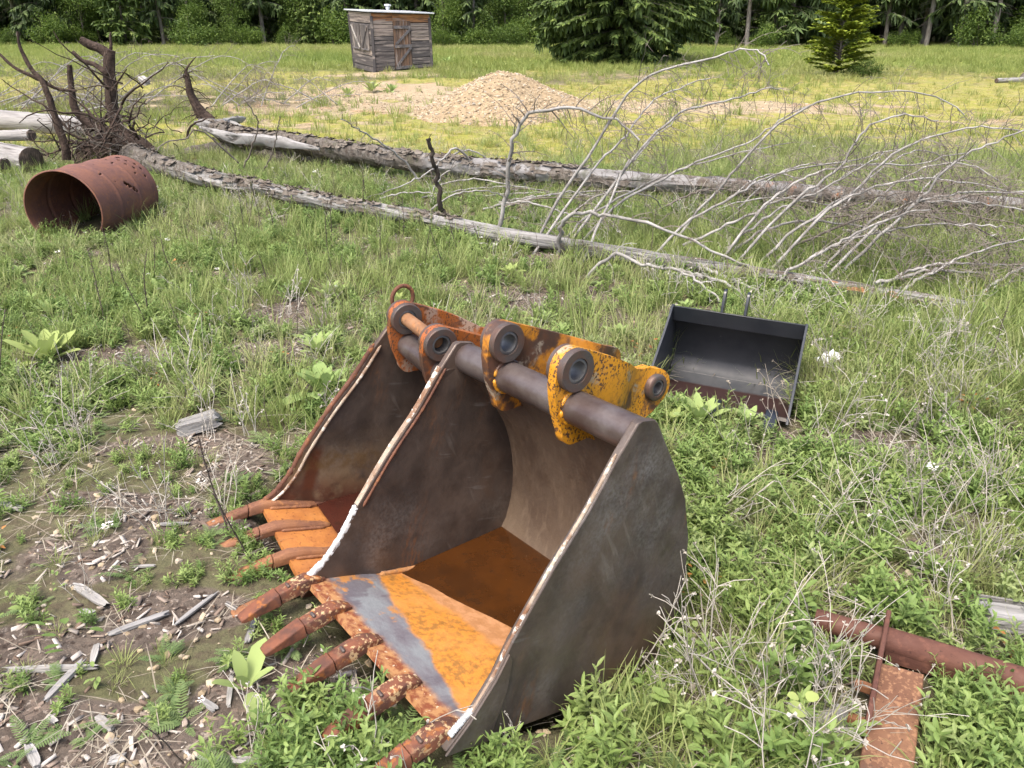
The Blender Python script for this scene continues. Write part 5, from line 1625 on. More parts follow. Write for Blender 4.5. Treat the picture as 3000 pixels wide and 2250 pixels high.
# ------------------------------------------------------------------ plant shapes for the ground cover
def grass_clump(seed, n, h, w, spread, lean=.5):
    r = np.random.default_rng(seed); a = r.uniform(0, 6.283, n); q = np.sqrt(r.random(n)) * spread
    P = np.c_[q * np.cos(a), q * np.sin(a), np.full(n, -.01)]; a2 = a + r.normal(0, .9, n); l_ = np.abs(r.normal(0, lean, n))
    Dd = np.c_[np.cos(a2) * l_, np.sin(a2) * l_, np.ones(n)]; N_ = np.c_[-np.cos(a2), -np.sin(a2), .2 + 0 * a2]
    L = h * r.uniform(.45, 1.2, n)
    V, F = strips(P, Dd, N_, L, w * r.uniform(.6, 1.2, n), r.uniform(.1, 1.3, n), [(0, .8), (.4, 1), (.75, .7), (1, .05)])
    return V, F


def weed_clump(seed, stems, h, ll, lw, per):
    """soft stems crowded with narrow pointed leaves"""
    r = np.random.default_rng(seed); VV, FF, b = [], [], 0
    for s in range(stems):
        a = r.uniform(0, 6.283); ln = abs(r.normal(0, .45)); d = np.array([math.cos(a) * ln, math.sin(a) * ln, 1.0]); d /= np.linalg.norm(d); L = h * r.uniform(.5, 1.15)
        p0 = np.array([r.normal(0, .02), r.normal(0, .02), -.005]); t = (np.arange(per) + r.random(per)) / per
        P = p0 + d * (L * (.08 + .92 * t))[:, None]; az = np.arange(per) * 2.4 + r.uniform(0, 6); o = np.cross(d, [0, 1, 0.]); o /= np.linalg.norm(o); o2 = np.cross(d, o)
        out = np.cos(az)[:, None] * o + np.sin(az)[:, None] * o2; k = r.uniform(.45, 1.15, (per, 1))
        Dd = out + d * k; N_ = d - out * .5
        V, F = strips(P, Dd, N_, ll * r.uniform(.6, 1.25, per) * (1.1 - .5 * t), lw * r.uniform(.7, 1.25, per), r.uniform(-.1, .9, per), [(0, .35), (.35, 1), (.7, .8), (1, .05)], .35)
        VV.append(V); FF.append(F + b); b += len(V)
        V, F = strips(p0[None], d[None], np.array([[1., 0, 0]]), np.array([L]), np.array([.003]), np.array([.1]), [(0, 1), (1, .6)]); VV.append(V); FF.append(F + b); b += len(V)
        V, F = strips(p0[None], d[None], np.array([[0, 1., 0]]), np.array([L]), np.array([.003]), np.array([.1]), [(0, 1), (1, .6)]); VV.append(V); FF.append(F + b); b += len(V)
    return np.vstack(VV), np.vstack(FF)


def feather_clump(seed, n, L0):
    """low ferny leaves (yarrow)"""
    r = np.random.default_rng(seed); VV, FF, b = [], [], 0
    for i in range(n):
        a = r.uniform(0, 6.283); L = L0 * r.uniform(.6, 1.2); e = r.uniform(.25, 1.1); m = 16; t = (np.arange(m) + .5) / m
        d0 = np.array([math.cos(a), math.sin(a), 0]); s0 = np.array([-math.sin(a), math.cos(a), 0]); th = e * (1 - t * 1.1)
        x = np.cumsum(np.cos(th)) * L / m; z = np.cumsum(np.sin(th)) * L / m; P = d0 * x[:, None] + np.array([0, 0, 1.]) * z[:, None]
        for sg in (-1, 1):
            Dd = s0 * sg + d0 * .5 + np.array([0, 0, 1.]) * r.uniform(-.1, .4, (m, 1)); N_ = np.repeat([[0, 0, 1.]], m, 0)
            V, F = strips(P, Dd, N_, L * .16 * np.sin(np.pi * (.12 + .85 * t)) + .002, np.full(m, L / m * .75), np.full(m, .3), [(0, .6), (.5, 1), (1, .3)]); VV.append(V); FF.append(F + b); b += len(V)
    return np.vstack(VV), np.vstack(FF)


def broad_clump(seed, n, L0, W0):
    r = np.random.default_rng(seed); a = r.uniform(0, 6.283, n); e = r.uniform(.1, .9, n); st = r.uniform(.02, .09, n)
    P = np.c_[np.cos(a) * st * .6, np.sin(a) * st * .6, st]; Dd = np.c_[np.cos(a), np.sin(a), e - .2]; N_ = np.c_[-np.cos(a) * e, -np.sin(a) * e, np.ones(n)]
    V, F = strips(P, Dd, N_, L0 * r.uniform(.6, 1.2, n), W0 * r.uniform(.8, 1.2, n), r.uniform(.0, .7, n), [(0, .15), (.25, .85), (.55, 1), (.85, .6), (1, .1)], .2)
    return V, F


def dry_clump(seed, n, h, heads=True, thick=.0022):
    """bleached dead stems with forks and small seed heads"""
    r = random.Random(seed); mb = MB()
    for i in range(n):
        a = r.uniform(0, 6.283); ln = abs(r.gauss(0, .55)); d = Vector((math.cos(a) * ln, math.sin(a) * ln, 1)).normalized(); L = h * r.uniform(.5, 1.2); q = Vector((r.gauss(0, .03), r.gauss(0, .03), -.01)); pts = [q.copy()]
        for s in range(6):
            q = q + d * L / 6; d = (d + Vector((r.gauss(0, .10), r.gauss(0, .10), -.05))).normalized(); pts.append(q.copy())
        mb.tube(pts, [thick * (1 - .08 * s) for s in range(7)], 3, False)
        for f in range(r.randint(1, 4)):
            k = r.randint(2, 5); d2 = (d + Vector((r.gauss(0, .7), r.gauss(0, .7), r.gauss(.1, .4)))).normalized(); e = pts[k] + d2 * L * r.uniform(.12, .32)
            mb.tube([pts[k], pts[k].lerp(e, .5) + Vector((0, 0, .008)), e], thick * .65, 3, False)
            if heads and r.random() < .5:
                for c in range(5):
                    dd = Vector((r.gauss(0, 1), r.gauss(0, 1), r.gauss(.6, .8))).normalized(); mb.add([e, e + dd * .007 + dd.orthogonal() * .003, e + dd * .010, e + dd * .007 - dd.orthogonal() * .003], [(0, 1, 2, 3)])
    F = [f if len(f) == 4 else (f[0], f[1], f[2], f[2]) for f in mb.f]
    return np.array(mb.v), np.array(F)


def stalk(seed, h):
    """dark upright dead flower spike with knobbly seed pods"""
    r = random.Random(seed); mb = MB(); q = Vector((0, 0, -.02)); d = Vector((r.gauss(0, .08), r.gauss(0, .08), 1)).normalized(); pts = [q.copy()]
    for s in range(8): q = q + d * h / 8; d = (d + Vector((r.gauss(0, .05), r.gauss(0, .05), 0))).normalized(); pts.append(q.copy())
    mb.tube(pts, [.004 - .0003 * s for s in range(9)], 4, False)
    for i in range(34):
        k = r.uniform(2.5, 7.9); p = pts[int(k)].lerp(pts[int(k) + 1], k % 1); a = r.uniform(0, 6.28); o = Vector((math.cos(a), math.sin(a), .4)) * .008; u = Vector((-math.sin(a), math.cos(a), 0)) * .0045
        mb.add([p, p + o + u, p + o * 1.6, p + o - u], [(0, 1, 2, 3)])
    return np.array(mb.v), np.array([f for f in mb.f if len(f) == 4])


def chip(seed):
    r = np.random.default_rng(seed); L, W_, H_ = r.uniform(.014, .055), r.uniform(.004, .011), r.uniform(.002, .006)
    v = np.array([(sx_, sy_, sz_) for sz_ in (-.5, .5) for sx_, sy_ in ((-.5, -.5), (.5, -.5), (.5, .5), (-.5, .5))]) * (L, W_, H_) + r.normal(0, .0012, (8, 3))
    return v, np.array([(3, 2, 1, 0), (4, 5, 6, 7), (0, 1, 5, 4), (1, 2, 6, 5), (2, 3, 7, 6), (3, 0, 4, 7)])


GREEN_A = [(.085, .150, .030), (.125, .195, .042), (.165, .225, .060), (.20, .23, .075)]
GREEN_B = [(.125, .205, .058), (.175, .262, .070), (.235, .318, .092), (.28, .33, .145)]
M['g_grass'] = m_leaf('grass_blades', [(.175, .245, .065), (.24, .305, .09), (.30, .34, .125), (.36, .35, .20)], .4)
M['g_weed'] = m_leaf('weed_leaves', GREEN_B, .3)
M['g_feather'] = m_leaf('feathery_leaves', [(.11, .18, .06), (.155, .225, .08), (.205, .265, .105)], .3)
M['g_broad'] = m_leaf('broad_leaves', [(.14, .23, .06), (.21, .30, .085), (.28, .35, .115)], .35)
M['g_mead'] = m_leaf('meadow_grass', [(.17, .24, .055), (.24, .30, .075), (.30, .33, .10), (.36, .345, .16)], .35, vary=.6, wscale=.12)
M['g_moss'] = m_leaf('short_yellow_grass', [(.25, .275, .055), (.31, .31, .07), (.35, .32, .11), (.36, .30, .17)], .3, vary=.6, wscale=.3)
M['g_dry'] = m_leaf('dry_stems', [(.34, .315, .265), (.50, .47, .41), (.25, .22, .175)], .1, .8, sp=.1)
M['g_dark'] = m_leaf('dark_dead_stalks', [(.075, .06, .05), (.12, .10, .085)], .0, .9, sp=.05)
M['g_chip'] = m_leaf('wood_chips', [(.13, .085, .06), (.26, .21, .17), (.42, .38, .33), (.52, .49, .45)], .0, .9, vary=.1, sp=.05)
M['g_pellet'] = m_simple('pellets', (.045, .034, .03), (.085, .065, .055), 30, .8)
M['g_flower'] = m_leaf('small_white_flowers', [(.70, .68, .60), (.78, .77, .74)], .2, .7)
M['g_red'] = m_leaf('reddish_leaves', [(.40, .13, .05), (.45, .22, .06), (.32, .09, .05)], .25)
M['mullein'] = m_leaf('woolly_leaves', [(.26, .36, .13), (.32, .42, .16), (.36, .42, .14)], .3, .8, vary=.2, sp=.1)


def scatter(name, label, cat, meshes, mat, pts, scl, seed, tilt=.12, flat=False):
    """one ground-cover object that instances its few plant shapes on a cloud of points"""
    r = np.random.default_rng(seed); n = len(pts)
    coll = bpy.data.collections.new(name + '_shapes')
    for i, (V, F) in enumerate(meshes):
        coll.objects.link(bpy.data.objects.new('%s_shape_%02d' % (name, i), np_mesh('%s_%02d' % (name, i), V, F, mat)))
    me = bpy.data.meshes.new(name); me.vertices.add(n); me.vertices.foreach_set('co', np.asarray(pts, np.float32).ravel())
    rot = np.c_[r.normal(0, tilt, n), r.normal(0, tilt, n), r.uniform(0, 6.283, n)]
    if flat: rot[:, 0] = r.normal(0, .35, n); rot[:, 1] = r.normal(0, .35, n)
    for an, ty, key, av in (('rot', 'FLOAT_VECTOR', 'vector', rot), ('scl', 'FLOAT', 'value', scl), ('idx', 'INT', 'value', r.integers(0, len(meshes), n))):
        a = me.attributes.new(an, ty, 'POINT'); a.data.foreach_set(key, np.asarray(av, np.int32 if ty == 'INT' else np.float32).ravel())
    me.materials.append(mat)
    o = mesh_ob(name, me); tag(o, label, cat, kind='stuff')
    ng = bpy.data.node_groups.new(name + '_nodes', 'GeometryNodeTree')
    ng.interface.new_socket('Geometry', in_out='INPUT', socket_type='NodeSocketGeometry'); ng.interface.new_socket('Geometry', in_out='OUTPUT', socket_type='NodeSocketGeometry')
    nd, lk = ng.nodes, ng.links
    gi, go = nd.new('NodeGroupInput'), nd.new('NodeGroupOutput'); ip = nd.new('GeometryNodeInstanceOnPoints'); ci = nd.new('GeometryNodeCollectionInfo')
    ci.inputs['Collection'].default_value = coll; ci.inputs['Separate Children'].default_value = True; ci.inputs['Reset Children'].default_value = True
    ip.inputs['Pick Instance'].default_value = True
    def na(nm, ty):
        q = nd.new('GeometryNodeInputNamedAttribute'); q.data_type = ty; q.inputs['Name'].default_value = nm; return q.outputs['Attribute']
    lk.new(gi.outputs[0], ip.inputs['Points']); lk.new(ci.outputs[0], ip.inputs['Instance']); lk.new(na('idx', 'INT'), ip.inputs['Instance Index'])
    lk.new(na('rot', 'FLOAT_VECTOR'), ip.inputs['Rotation']); lk.new(na('scl', 'FLOAT'), ip.inputs['Scale']); lk.new(ip.outputs[0], go.inputs[0])
    md = o.modifiers.new('scatter', 'NODES'); md.node_group = ng
    return o


def wedge(n, y0, y1, a, seed, k=.98, m=1.8):
    """points in the field of view and a margin beside it, denser near the camera (pdf ~ y^-a per area)"""
    r = np.random.default_rng(seed); u = r.random(n); e = 2 - a
    y = (y0 ** e + u * (y1 ** e - y0 ** e)) ** (1 / e) if abs(e) > 1e-3 else y0 * (y1 / y0) ** u
    x = r.uniform(-1, 1, n) * (k * y + m); return x, y, r


ML = [(103, 782, 130, 0, 'big pale mullein rosette near the left edge, level with the bucket ears'), (108, 682, 70, 1, 'mullein rosette above the big one near the left edge'), (62, 668, 60, 2, 'yellowish mullein rosette closest to the left edge'),
      (345, 632, 75, 1, 'mullein rosette among dark dead stalks left of centre'), (408, 722, 75, 1, 'spreading mullein with one upright leaf above the small wood block'), (718, 645, 75, 0, 'bright yellow green double mullein rosette above the rusty bucket ear'), (690, 772, 85, 0, 'mullein just behind the largest one left of the rusty bucket'),
      (700, 855, 130, 2, 'largest mullein, standing against the left side of the rusty bucket'), (1101, 602, 55, 2, 'narrow mullein in the middle of the meadow below the front trunk'), (1332, 590, 42, 0, 'small mullein just below the arching limb of the front trunk'), (1178, 692, 60, 1, 'mullein right behind the tallest yellow ear'),
      (1216, 722, 52, 0, 'pale mullein beside the one right behind the tallest yellow ear'), (1338, 735, 70, 0, 'mullein between the yellow ears and the black bucket'), (1282, 742, 45, 1, 'small mullein left of the one between ears and black bucket'), (1508, 925, 110, 0, 'large lush mullein in front of the black bucket'),
      (1455, 925, 70, 2, 'mullein tucked between the yellow ear and the black bucket'), (1612, 925, 75, 2, 'smaller mullein in front of the middle of the black bucket'), (1480, 672, 50, 1, 'mullein behind the left corner of the black bucket'), (1560, 690, 45, 0, 'mullein behind the lugs of the black bucket'),
      (752, 208, 36, 0, 'far mullein on the sandy ground left of the heap, nearest the grey branches'), (803, 200, 44, 0, 'far mullein on the sandy ground, middle of three'), (846, 199, 32, 2, 'far mullein on the sandy ground, closest to the gravel heap'), (966, 138, 34, 1, 'dark green far mullein just right of the shed'), (860, 655, 40, 2, 'small mullein next to the ring of the rusty ear'), (948, 598, 45, 1, 'faint mullein in the grass above the middle of the picture'), (40, 600, 55, 1, 'mullein half lost in grass at the left edge')]
MULL_AT = []
for a, b_, wpx, k, lb in ML:
    p = D(a, b_); MULL_AT.append((p[0], p[1], .30 * wpx * 1.356 * float((p - CC) @ CF) / FPX))


def in_bucket(x, y):
    """inside the footprint of one of the buckets or the other solid things standing on the grass"""
    hit = np.zeros(len(x), bool)
    for Mx, W_, D0, D1 in ((MM, MW, -.02, .76), (LM, LW, -.02, .68), (BM, BW, -.02, .62)):
        w, U, L = Mx.col[0], Mx.col[1], Mx.col[3]; dx, dy = x - L.x, y - L.y; hw = math.hypot(w.x, w.y); hu = math.hypot(U.x, U.y)
        a = (dx * w.x + dy * w.y) / hw / hw; b_ = (dx * U.x + dy * U.y) / hu / hu; hit |= (a > -.02) & (a < W_ + .015) & (b_ > D0) & (b_ < D1 + .06)
    d = (x - BC.x) * ax.x + (y - BC.y) * ax.y; e = -(x - BC.x) * ax.y + (y - BC.y) * ax.x; hit |= (abs(d) < BL / 2) & (abs(e) < BR * .62)
    d = (x - P0.x) * dirp.x + (y - P0.y) * dirp.y; e = -(x - P0.x) * dirp.y + (y - P0.y) * dirp.x; hit |= (d > -.02) & (abs(e) < .055)
    q = (x - Q[0].x) * Bd.x + (y - Q[0].y) * Bd.y; e = (x - Q[0].x) * bs.x + (y - Q[0].y) * bs.y; hit |= (q > -.06) & (e > -.03) & (e < .15)
    hit |= np.hypot(x - PX, y - PY) < 1.5
    for mx_, my_, mr_ in MULL_AT: hit |= np.hypot(x - mx_, y - my_) < mr_
    hit |= (np.abs(x + 4.3) < 1.3) & (np.abs(y - 30.3) < .9)
    return hit


def sow(n, y0, y1, a, seed, dens, k=.98, m=1.8):
    n = int(n * 1.24); x, y, r = wedge(n, y0, y1, a, seed, k, m); soil, sand, moss = masks(x, y); keep = (r.random(n) < dens(x, y, soil, sand, moss)) & ~in_bucket(x, y)
    x, y = x[keep], y[keep]; return np.c_[x, y, ground(x, y) - .004], r


near_lip = lambda x, y: sstep(.06, .26, np.hypot(x + .84, y - 1.80) * 1.0)
lowleft = lambda x, y: 1 - .45 * (1 - sstep(-.5, -.1, x)) * (1 - sstep(2.4, 3.2, y))      # shorter growth on the chip litter
patch = lambda x, y, s, sd_: sstep(.25, .75, soft_noise(x, y, s, sd_))
P_, r = sow(14000, .75, 9.5, 1.1, 1, lambda x, y, so, sa, mo: (1 - .90 * so) * (1 - sa) * (.25 + .75 * patch(x, y, 3.5, 31)) * (.35 + .65 * near_lip(x, y)))
sc_ = r.uniform(.55, 1.15, len(P_)) * lowleft(P_[:, 0], P_[:, 1]); tall = np.exp(-(((P_[:, 0] - .75) / .55) ** 2 + ((P_[:, 1] - 1.25) / .55) ** 2))
scatter('weeds', 'leafy green weeds with narrow leaves across the near meadow', 'weeds', [weed_clump(i, 5 + i % 3, .115, .046, .0085, 15) for i in range(6)], M['g_weed'], P_, sc_ * (1 + .45 * tall), 1)
P_, r = sow(9000, .75, 11, 1.0, 2, lambda x, y, so, sa, mo: (1 - .88 * so) * (1 - .9 * sa) * (1 - .6 * mo) * (.15 + .85 * patch(x, y, 2.2, 32)) * (.4 + .6 * near_lip(x, y)))
scatter('grass', 'thin green grass tufts across the near meadow', 'grass', [grass_clump(20 + i, 36, .17, .0042, .035) for i in range(6)], M['g_grass'], P_, r.uniform(.5, 1.2, len(P_)) * lowleft(P_[:, 0], P_[:, 1]), 2)
P_, r = sow(3200, .75, 9, 1.1, 3, lambda x, y, so, sa, mo: (1 - .75 * so) * (1 - sa) * (.3 + .7 * patch(x, y, 4, 33)))
scatter('yarrow', 'low feathery grey green leaves among the weeds', 'weeds', [feather_clump(40 + i, 9, .08) for i in range(5)], M['g_feather'], P_, r.uniform(.5, 1.25, len(P_)), 3)
P_, r = sow(900, .75, 9, 1.1, 4, lambda x, y, so, sa, mo: (1 - .8 * so) * (1 - sa) * patch(x, y, 3, 34))
scatter('clover', 'small broad leaved seedlings among the weeds', 'weeds', [broad_clump(60 + i, 8, .034, .017) for i in range(4)], M['g_broad'], P_, r.uniform(.5, 1.3, len(P_)), 4)
P_, r = sow(1000, .75, 12, 1.0, 5, lambda x, y, so, sa, mo: (1 - .5 * so) * (1 - sa) * (1 - .8 * mo) * (.15 + .85 * patch(x, y, 1.6, 35)) * near_lip(x, y))
scatter('dry_stems', 'bleached dead weed stems standing and lying in the grass', 'dry weeds', [dry_clump(80 + i, 6, .30) for i in range(6)], M['g_dry'], P_, r.uniform(.45, 1.1, len(P_)), 5, .35)
# the tangle of dead stems around the pipe at the lower right, and others along the right side
tq = np.random.default_rng(66); gq = [G(2800, 2110), G(2860, 2200), G(2950, 2050)]; tx, ty = np.concatenate([tq.normal(-.40, .13, 60)] + [tq.normal(p[0], .07, 26) for p in gq]), np.concatenate([tq.normal(1.30, .10, 60)] + [tq.normal(p[1], .06, 26) for p in gq]); tk = ~in_bucket(tx, ty); tx, ty = tx[tk], ty[tk]
scatter('tooth_weeds', 'leafy weeds growing up between the front bucket teeth and beside the rusted beam', 'weeds', [weed_clump(260 + i, 5, .16, .045, .009, 16) for i in range(4)], M['g_weed'], np.c_[tx, ty, ground(tx, ty)], tq.uniform(.6, 1.1, len(tx)), 66)
q = np.random.default_rng(6); n = 26; xs = np.r_[q.normal(.66, .13, n), q.normal(1.35, .35, 26), q.normal(2.2, .5, 60)]; ys_ = np.r_[q.normal(1.40, .16, n), q.normal(2.1, .35, 26), q.normal(3.2, .6, 60)]
k_ = ~in_bucket(xs, ys_); xs, ys_ = xs[k_], ys_[k_]
scatter('dead_stem_tangle', 'tangle of pale dead stems with small seed heads around the rusted pipe', 'dry weeds', [dry_clump(100 + i, 5, .38, True, .0020) for i in range(6)], M['g_dry'], np.c_[xs, ys_, ground(xs, ys_)], q.uniform(.6, 1.15, len(xs)), 7, .4)
P_, r = sow(520, 1.2, 9, .9, 8, lambda x, y, so, sa, mo: (1 - sa) * (.1 + .9 * (np.exp(-(((x + 1.6) / 1.9) ** 2 + ((y - 6.0) / 1.6) ** 2)) + .8 * np.exp(-(((x + 2.6) / .9) ** 2 + ((y - 4.2) / 1.2) ** 2)))))
scatter('dead_stalks', 'dark upright dead flower stalks in the middle of the meadow', 'dry weeds', [stalk(120 + i, .42) for i in range(5)], M['g_dark'], P_, r.uniform(.45, 1.15, len(P_)), 8, .12)
def thatch(seed):
    r = np.random.default_rng(seed); n = 12; a = r.uniform(0, 6.283, n); P = np.c_[r.normal(0, .03, n), r.normal(0, .03, n), r.uniform(.002, .03, n)]
    return strips(P, np.c_[np.cos(a), np.sin(a), r.normal(.05, .22, n)], np.repeat([[0, 0, 1.]], n, 0), r.uniform(.05, .18, n), r.uniform(.0018, .0034, n), r.uniform(-.1, .7, n), [(0, .7), (.5, 1), (1, .2)])
M['g_thatch'] = m_leaf('dead_grass', [(.20, .165, .125), (.30, .265, .205), (.40, .365, .295), (.25, .235, .20)], .1, .9, sp=.05)
P_, r = sow(11000, .75, 13, 1.0, 44, lambda x, y, so, sa, mo: (1 - .6 * sa) * (1 - .7 * mo) * (.3 + .7 * patch(x, y, 2.6, 45)))
scatter('dead_grass', 'matted dead straw lying between the green plants', 'dry grass', [thatch(240 + i) for i in range(6)], M['g_thatch'], P_, r.uniform(.6, 1.3, len(P_)), 44, .1)
# taller meadow grass around the black bucket, the fallen trunks and beyond
P_, r = sow(15000, 3.0, 12.5, .6, 9, lambda x, y, so, sa, mo: (1 - .8 * so) * (1 - .9 * sa) * (1 - .75 * mo) * (.3 + .7 * patch(x, y, 1.8, 36)) * (.35 + .65 * sstep(.6, 2.0, x + .12 * y)))
scatter('tall_grass', 'taller bright grass around the black bucket and the fallen trees', 'grass', [grass_clump(140 + i, 30, .26, .005, .06, .35) for i in range(6)], M['g_grass'], P_, r.uniform(.5, 1.1, len(P_)), 9)
P_, r = sow(26000, 9, 33, .7, 10, lambda x, y, so, sa, mo: (.12 + .88 * mo) * (1 - .92 * sa) * (.25 + .75 * patch(x, y, 1.2, 37)))
scatter('short_grass', 'short yellow green grass on the mossy part of the clearing', 'grass', [grass_clump(160 + i, 26, .06, .006, .10, .6) for i in range(5)], M['g_moss'], P_, r.uniform(.5, 1.3, len(P_)), 10)
far_d = lambda x, y, so, sa, mo: (1 - .93 * sa) * (1 - .8 * mo) * (.35 + .65 * patch(x, y, .7, 38))
P_, r = sow(52000, 11, 66, .55, 11, far_d, 1.05, 4)
scatter('meadow_grass', 'tall bright meadow grass running back to the forest', 'grass', [grass_clump(180 + i, 26, .34, .014, .14, .35) for i in range(6)], M['g_mead'], P_, r.uniform(.5, 1.1, len(P_)) * (.75 + .25 * sstep(20, 40, P_[:, 1])), 11)
P_, r = sow(2600, 1.2, 30, .6, 12, lambda x, y, so, sa, mo: (1 - sa) * (1 - mo) * patch(x, y, 1.1, 39))
def flower(seed):
    r = np.random.default_rng(seed); n = 22; a = r.uniform(0, 6.28, n); q_ = np.sqrt(r.random(n)) * .012; P0_ = np.c_[q_ * np.cos(a), q_ * np.sin(a), .20 + r.normal(0, .004, n)]
    return strips(P0_, np.c_[np.cos(a), np.sin(a), .3 + 0 * a], np.repeat([[0, 0, 1.]], n, 0), np.full(n, .006), np.full(n, .006), np.full(n, .2), [(0, .6), (.6, 1), (1, .4)])
scatter('white_flowers', 'tiny white flower heads dotted through the grass', 'flowers', [flower(i) for i in range(3)], M['g_flower'], P_[:int(len(P_) * .45)], r.uniform(.5, 1.2, int(len(P_) * .45)), 12)
P_, r = sow(400, 1.2, 6, 1.0, 13, lambda x, y, so, sa, mo: .15 + .85 * np.exp(-(((x - .9) / .35) ** 2 + ((y - 2.95) / .25) ** 2)))
scatter('red_leaves', 'small reddish dying leaves near the soil', 'weeds', [broad_clump(220 + i, 8, .022, .012) for i in range(3)], M['g_red'], P_, r.uniform(.6, 1.2, len(P_)), 13)
P_, r = sow(26000, .75, 7, 1.25, 14, lambda x, y, so, sa, mo: (.05 + .95 * so) * (.2 + .8 * (1 - sstep(-.4, .6, x + .05 * y))))
P_[:, 2] += .008
scatter('wood_chips', 'grey and brown wood chips littering the bare soil', 'wood chips', [chip(i) for i in range(14)], M['g_chip'], P_, r.uniform(.35, 1.25, len(P_)) ** 1.4, 14, .3, True)
pc_ = D(90, 1400); q = np.random.default_rng(15); n = 2600; xs = pc_[0] + q.normal(0, .12, n); ys_ = pc_[1] + q.normal(0, .08, n)
scatter('pellets', 'dark round pellets heaped on the soil at the lower left', 'pellets', [(IV * (.006, .005, .0045), np.c_[IF, IF[:, 2]])], M['g_pellet'], np.c_[xs, ys_, ground(xs, ys_) + .004 + q.random(n) * .006], q.uniform(.6, 1.15, n), 15)
V, F, T = stones(2600, lambda r: (lambda a, b_: (a, b_, float(ground(a, b_)) + .002))(*(lambda y: (r.uniform(-.75, .75) * y - .1, y))(1.0 + 5.5 * r.random() ** 1.5)), .003, .017, 8)
o = mesh_ob('pebbles', np_mesh('pebbles', V, F, M['stone'], False, {'tone': T})); tag(o, 'small pale pebbles strewn over the bare soil', 'pebbles', kind='stuff')
V, F, T = stones(3800, lambda r: (lambda a, b_: (a, b_, float(ground(a, b_)) + .004))(r.normal(-.4, 3.0), r.normal(17.6, 1.6)), .008, .04, 9)
o = mesh_ob('gravel', np_mesh('gravel', V, F, M['stone'], False, {'tone': T})); tag(o, 'loose gravel spread on the sandy patch around the heap', 'gravel', kind='stuff')


# ------------------------------------------------------------------ woolly mullein rosettes, one by one
def mullein(seed, n=15, L0=.16, upright=.9):
    r = np.random.default_rng(seed); t = np.arange(n) / (n - 1); a = np.arange(n) * 2.4 + r.uniform(0, 6); e = .35 + upright * 2.3 * t ** 1.1 + r.normal(0, .12, n)
    P = np.c_[np.cos(a) * .01, np.sin(a) * .01, .005 + .02 * t]; Dd = np.c_[np.cos(a), np.sin(a), e]; N_ = np.c_[-np.cos(a) * e, -np.sin(a) * e, np.ones(n)]
    L = L0 * (1.05 - .45 * t) * r.uniform(.8, 1.15, n)
    V, F = strips(P, Dd, N_, L, L * .36, r.uniform(.15, .75, n), [(0, .25), (.15, .5), (.35, .9), (.55, 1), (.75, .88), (.9, .55), (1, .08)], .28)
    V = V + r.normal(0, .0012, V.shape)
    return np_mesh('mullein', V, F, M['mullein'])


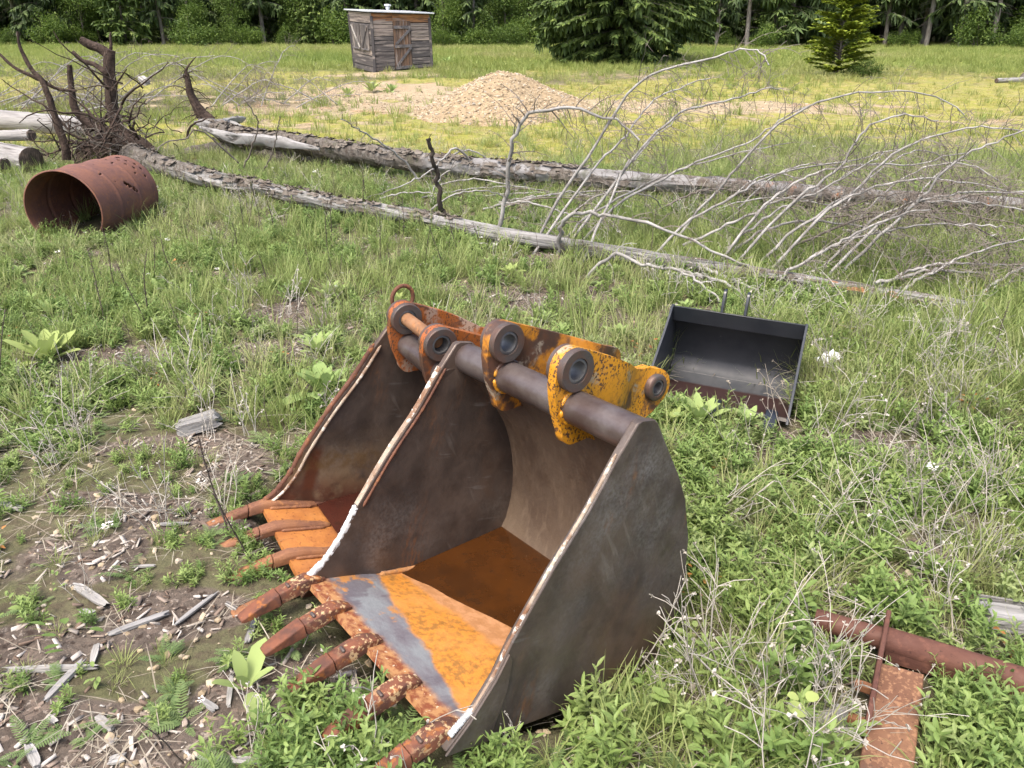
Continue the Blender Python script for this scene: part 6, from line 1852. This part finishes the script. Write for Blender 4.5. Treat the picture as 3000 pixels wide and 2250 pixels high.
MU = [mullein(300 + i, (15, 12, 17)[i], .16, (.9, .65, 1.1)[i]) for i in range(3)]
seedling = mullein(310, 6, .16, 1.3)
for i, (a, b_, wpx, k, lb) in enumerate(ML):
    p = D(a, b_); ppm = FPX / float((p - CC) @ CF); s = wpx * 1.356 / ppm / .235
    o = mesh_ob('mullein_plant', MU[k]); o.location = gpt(p[0], p[1], 0); o.rotation_euler = (0, 0, i * 1.7); o.scale = (s, s, s); tag(o, lb, 'mullein', 'mullein rosettes')
o = mesh_ob('mullein_plant', seedling); p = D(535, 1490); o.location = gpt(p[0], p[1]); o.rotation_euler = (0, 0, 2.2); o.scale = (.92,) * 3; tag(o, 'broad leaved pale seedling growing right below the bucket teeth', 'mullein', 'mullein rosettes')
mb = MB(); p = D(1712, 1640); rnd = random.Random(4)
VV, FF, b = [], [], 0
for i, (h, s_) in enumerate(((.02, 1), (.05, 1), (.09, .9), (.12, .9), (.16, .75), (.175, .7), (.185, .6))):
    a = i * 2.6; V, F = strips(np.array([[math.cos(a) * .012, math.sin(a) * .012, h]]), np.array([[math.cos(a), math.sin(a), .35]]), np.array([[0, 0, 1.]]), np.array([.045 * s_]), np.array([.045 * s_]), np.array([.3]), [(0, .3), (.2, .85), (.5, 1), (.8, .75), (1, .1)], .15)
    VV.append(V); FF.append(F + b); b += len(V)
V, F = strips(np.array([[0, 0, -.02], [0, 0, -.02]]), np.array([[0, 0, 1.], [0, 0, 1.]]), np.array([[1., 0, 0], [0, 1., 0]]), np.array([.2, .2]), np.array([.004, .004]), np.zeros(2), [(0, 1), (1, .5)]); VV.append(V); FF.append(F + b)
o = mesh_ob('snowberry_sprig', np_mesh('snowberry_sprig', np.vstack(VV), np.vstack(FF), M['mullein'])); o.location = gpt(p[0], p[1]); tag(o, 'round leaved green sprig among dead stems left of the rusted beam', 'sprig')

# ------------------------------------------------------------------ grey slash piles behind the root mass
def slash(name, label, centre, n, size, seed, hmax):
    t = thing(name, label, 'brush pile', centre); rnd = random.Random(seed)
    for i in range(n):
        a = rnd.uniform(-.9, .9) + (math.pi if rnd.random() < .35 else 0); L = size * rnd.uniform(.5, 1.1); x, y = rnd.uniform(-.6, .6) * size * 1.2, rnd.uniform(-.5, .5) * size * .5; h = hmax * rnd.uniform(.15, 1)
        cc = centre + Vector((x, y, 0)); g_ = lambda px_, py_, hh: gpt(px_, py_, hh)
        dx, dy = math.cos(a) * L, math.sin(a) * L * .5
        pts = [g_(cc.x, cc.y, .03), g_(cc.x + dx * .35, cc.y + dy * .35, h * .55), g_(cc.x + dx * .7, cc.y + dy * .7, h * .95), g_(cc.x + dx, cc.y + dy, h * rnd.uniform(.6, 1.1))]
        branch(t, pts, rnd.uniform(.010, .017), .004, seed * 50 + i, 34, .5, None, 'branch', .3, 14)
    return t


slash('brush_pile', 'wide heap of dead grey branches behind the root mass at the left', gpt(-9.2, 16.0), 26, 2.6, 5, 1.15)
slash('brush_pile', 'thin grey branches leaning up just left of the torn trunk end', gpt(-5.6, 16.8), 10, 1.7, 6, 1.2)
slash('brush_pile', 'small fallen bough with bare forks on the grass left of the sandy patch', gpt(-4.6, 17.6), 7, 1.8, 7, .8)
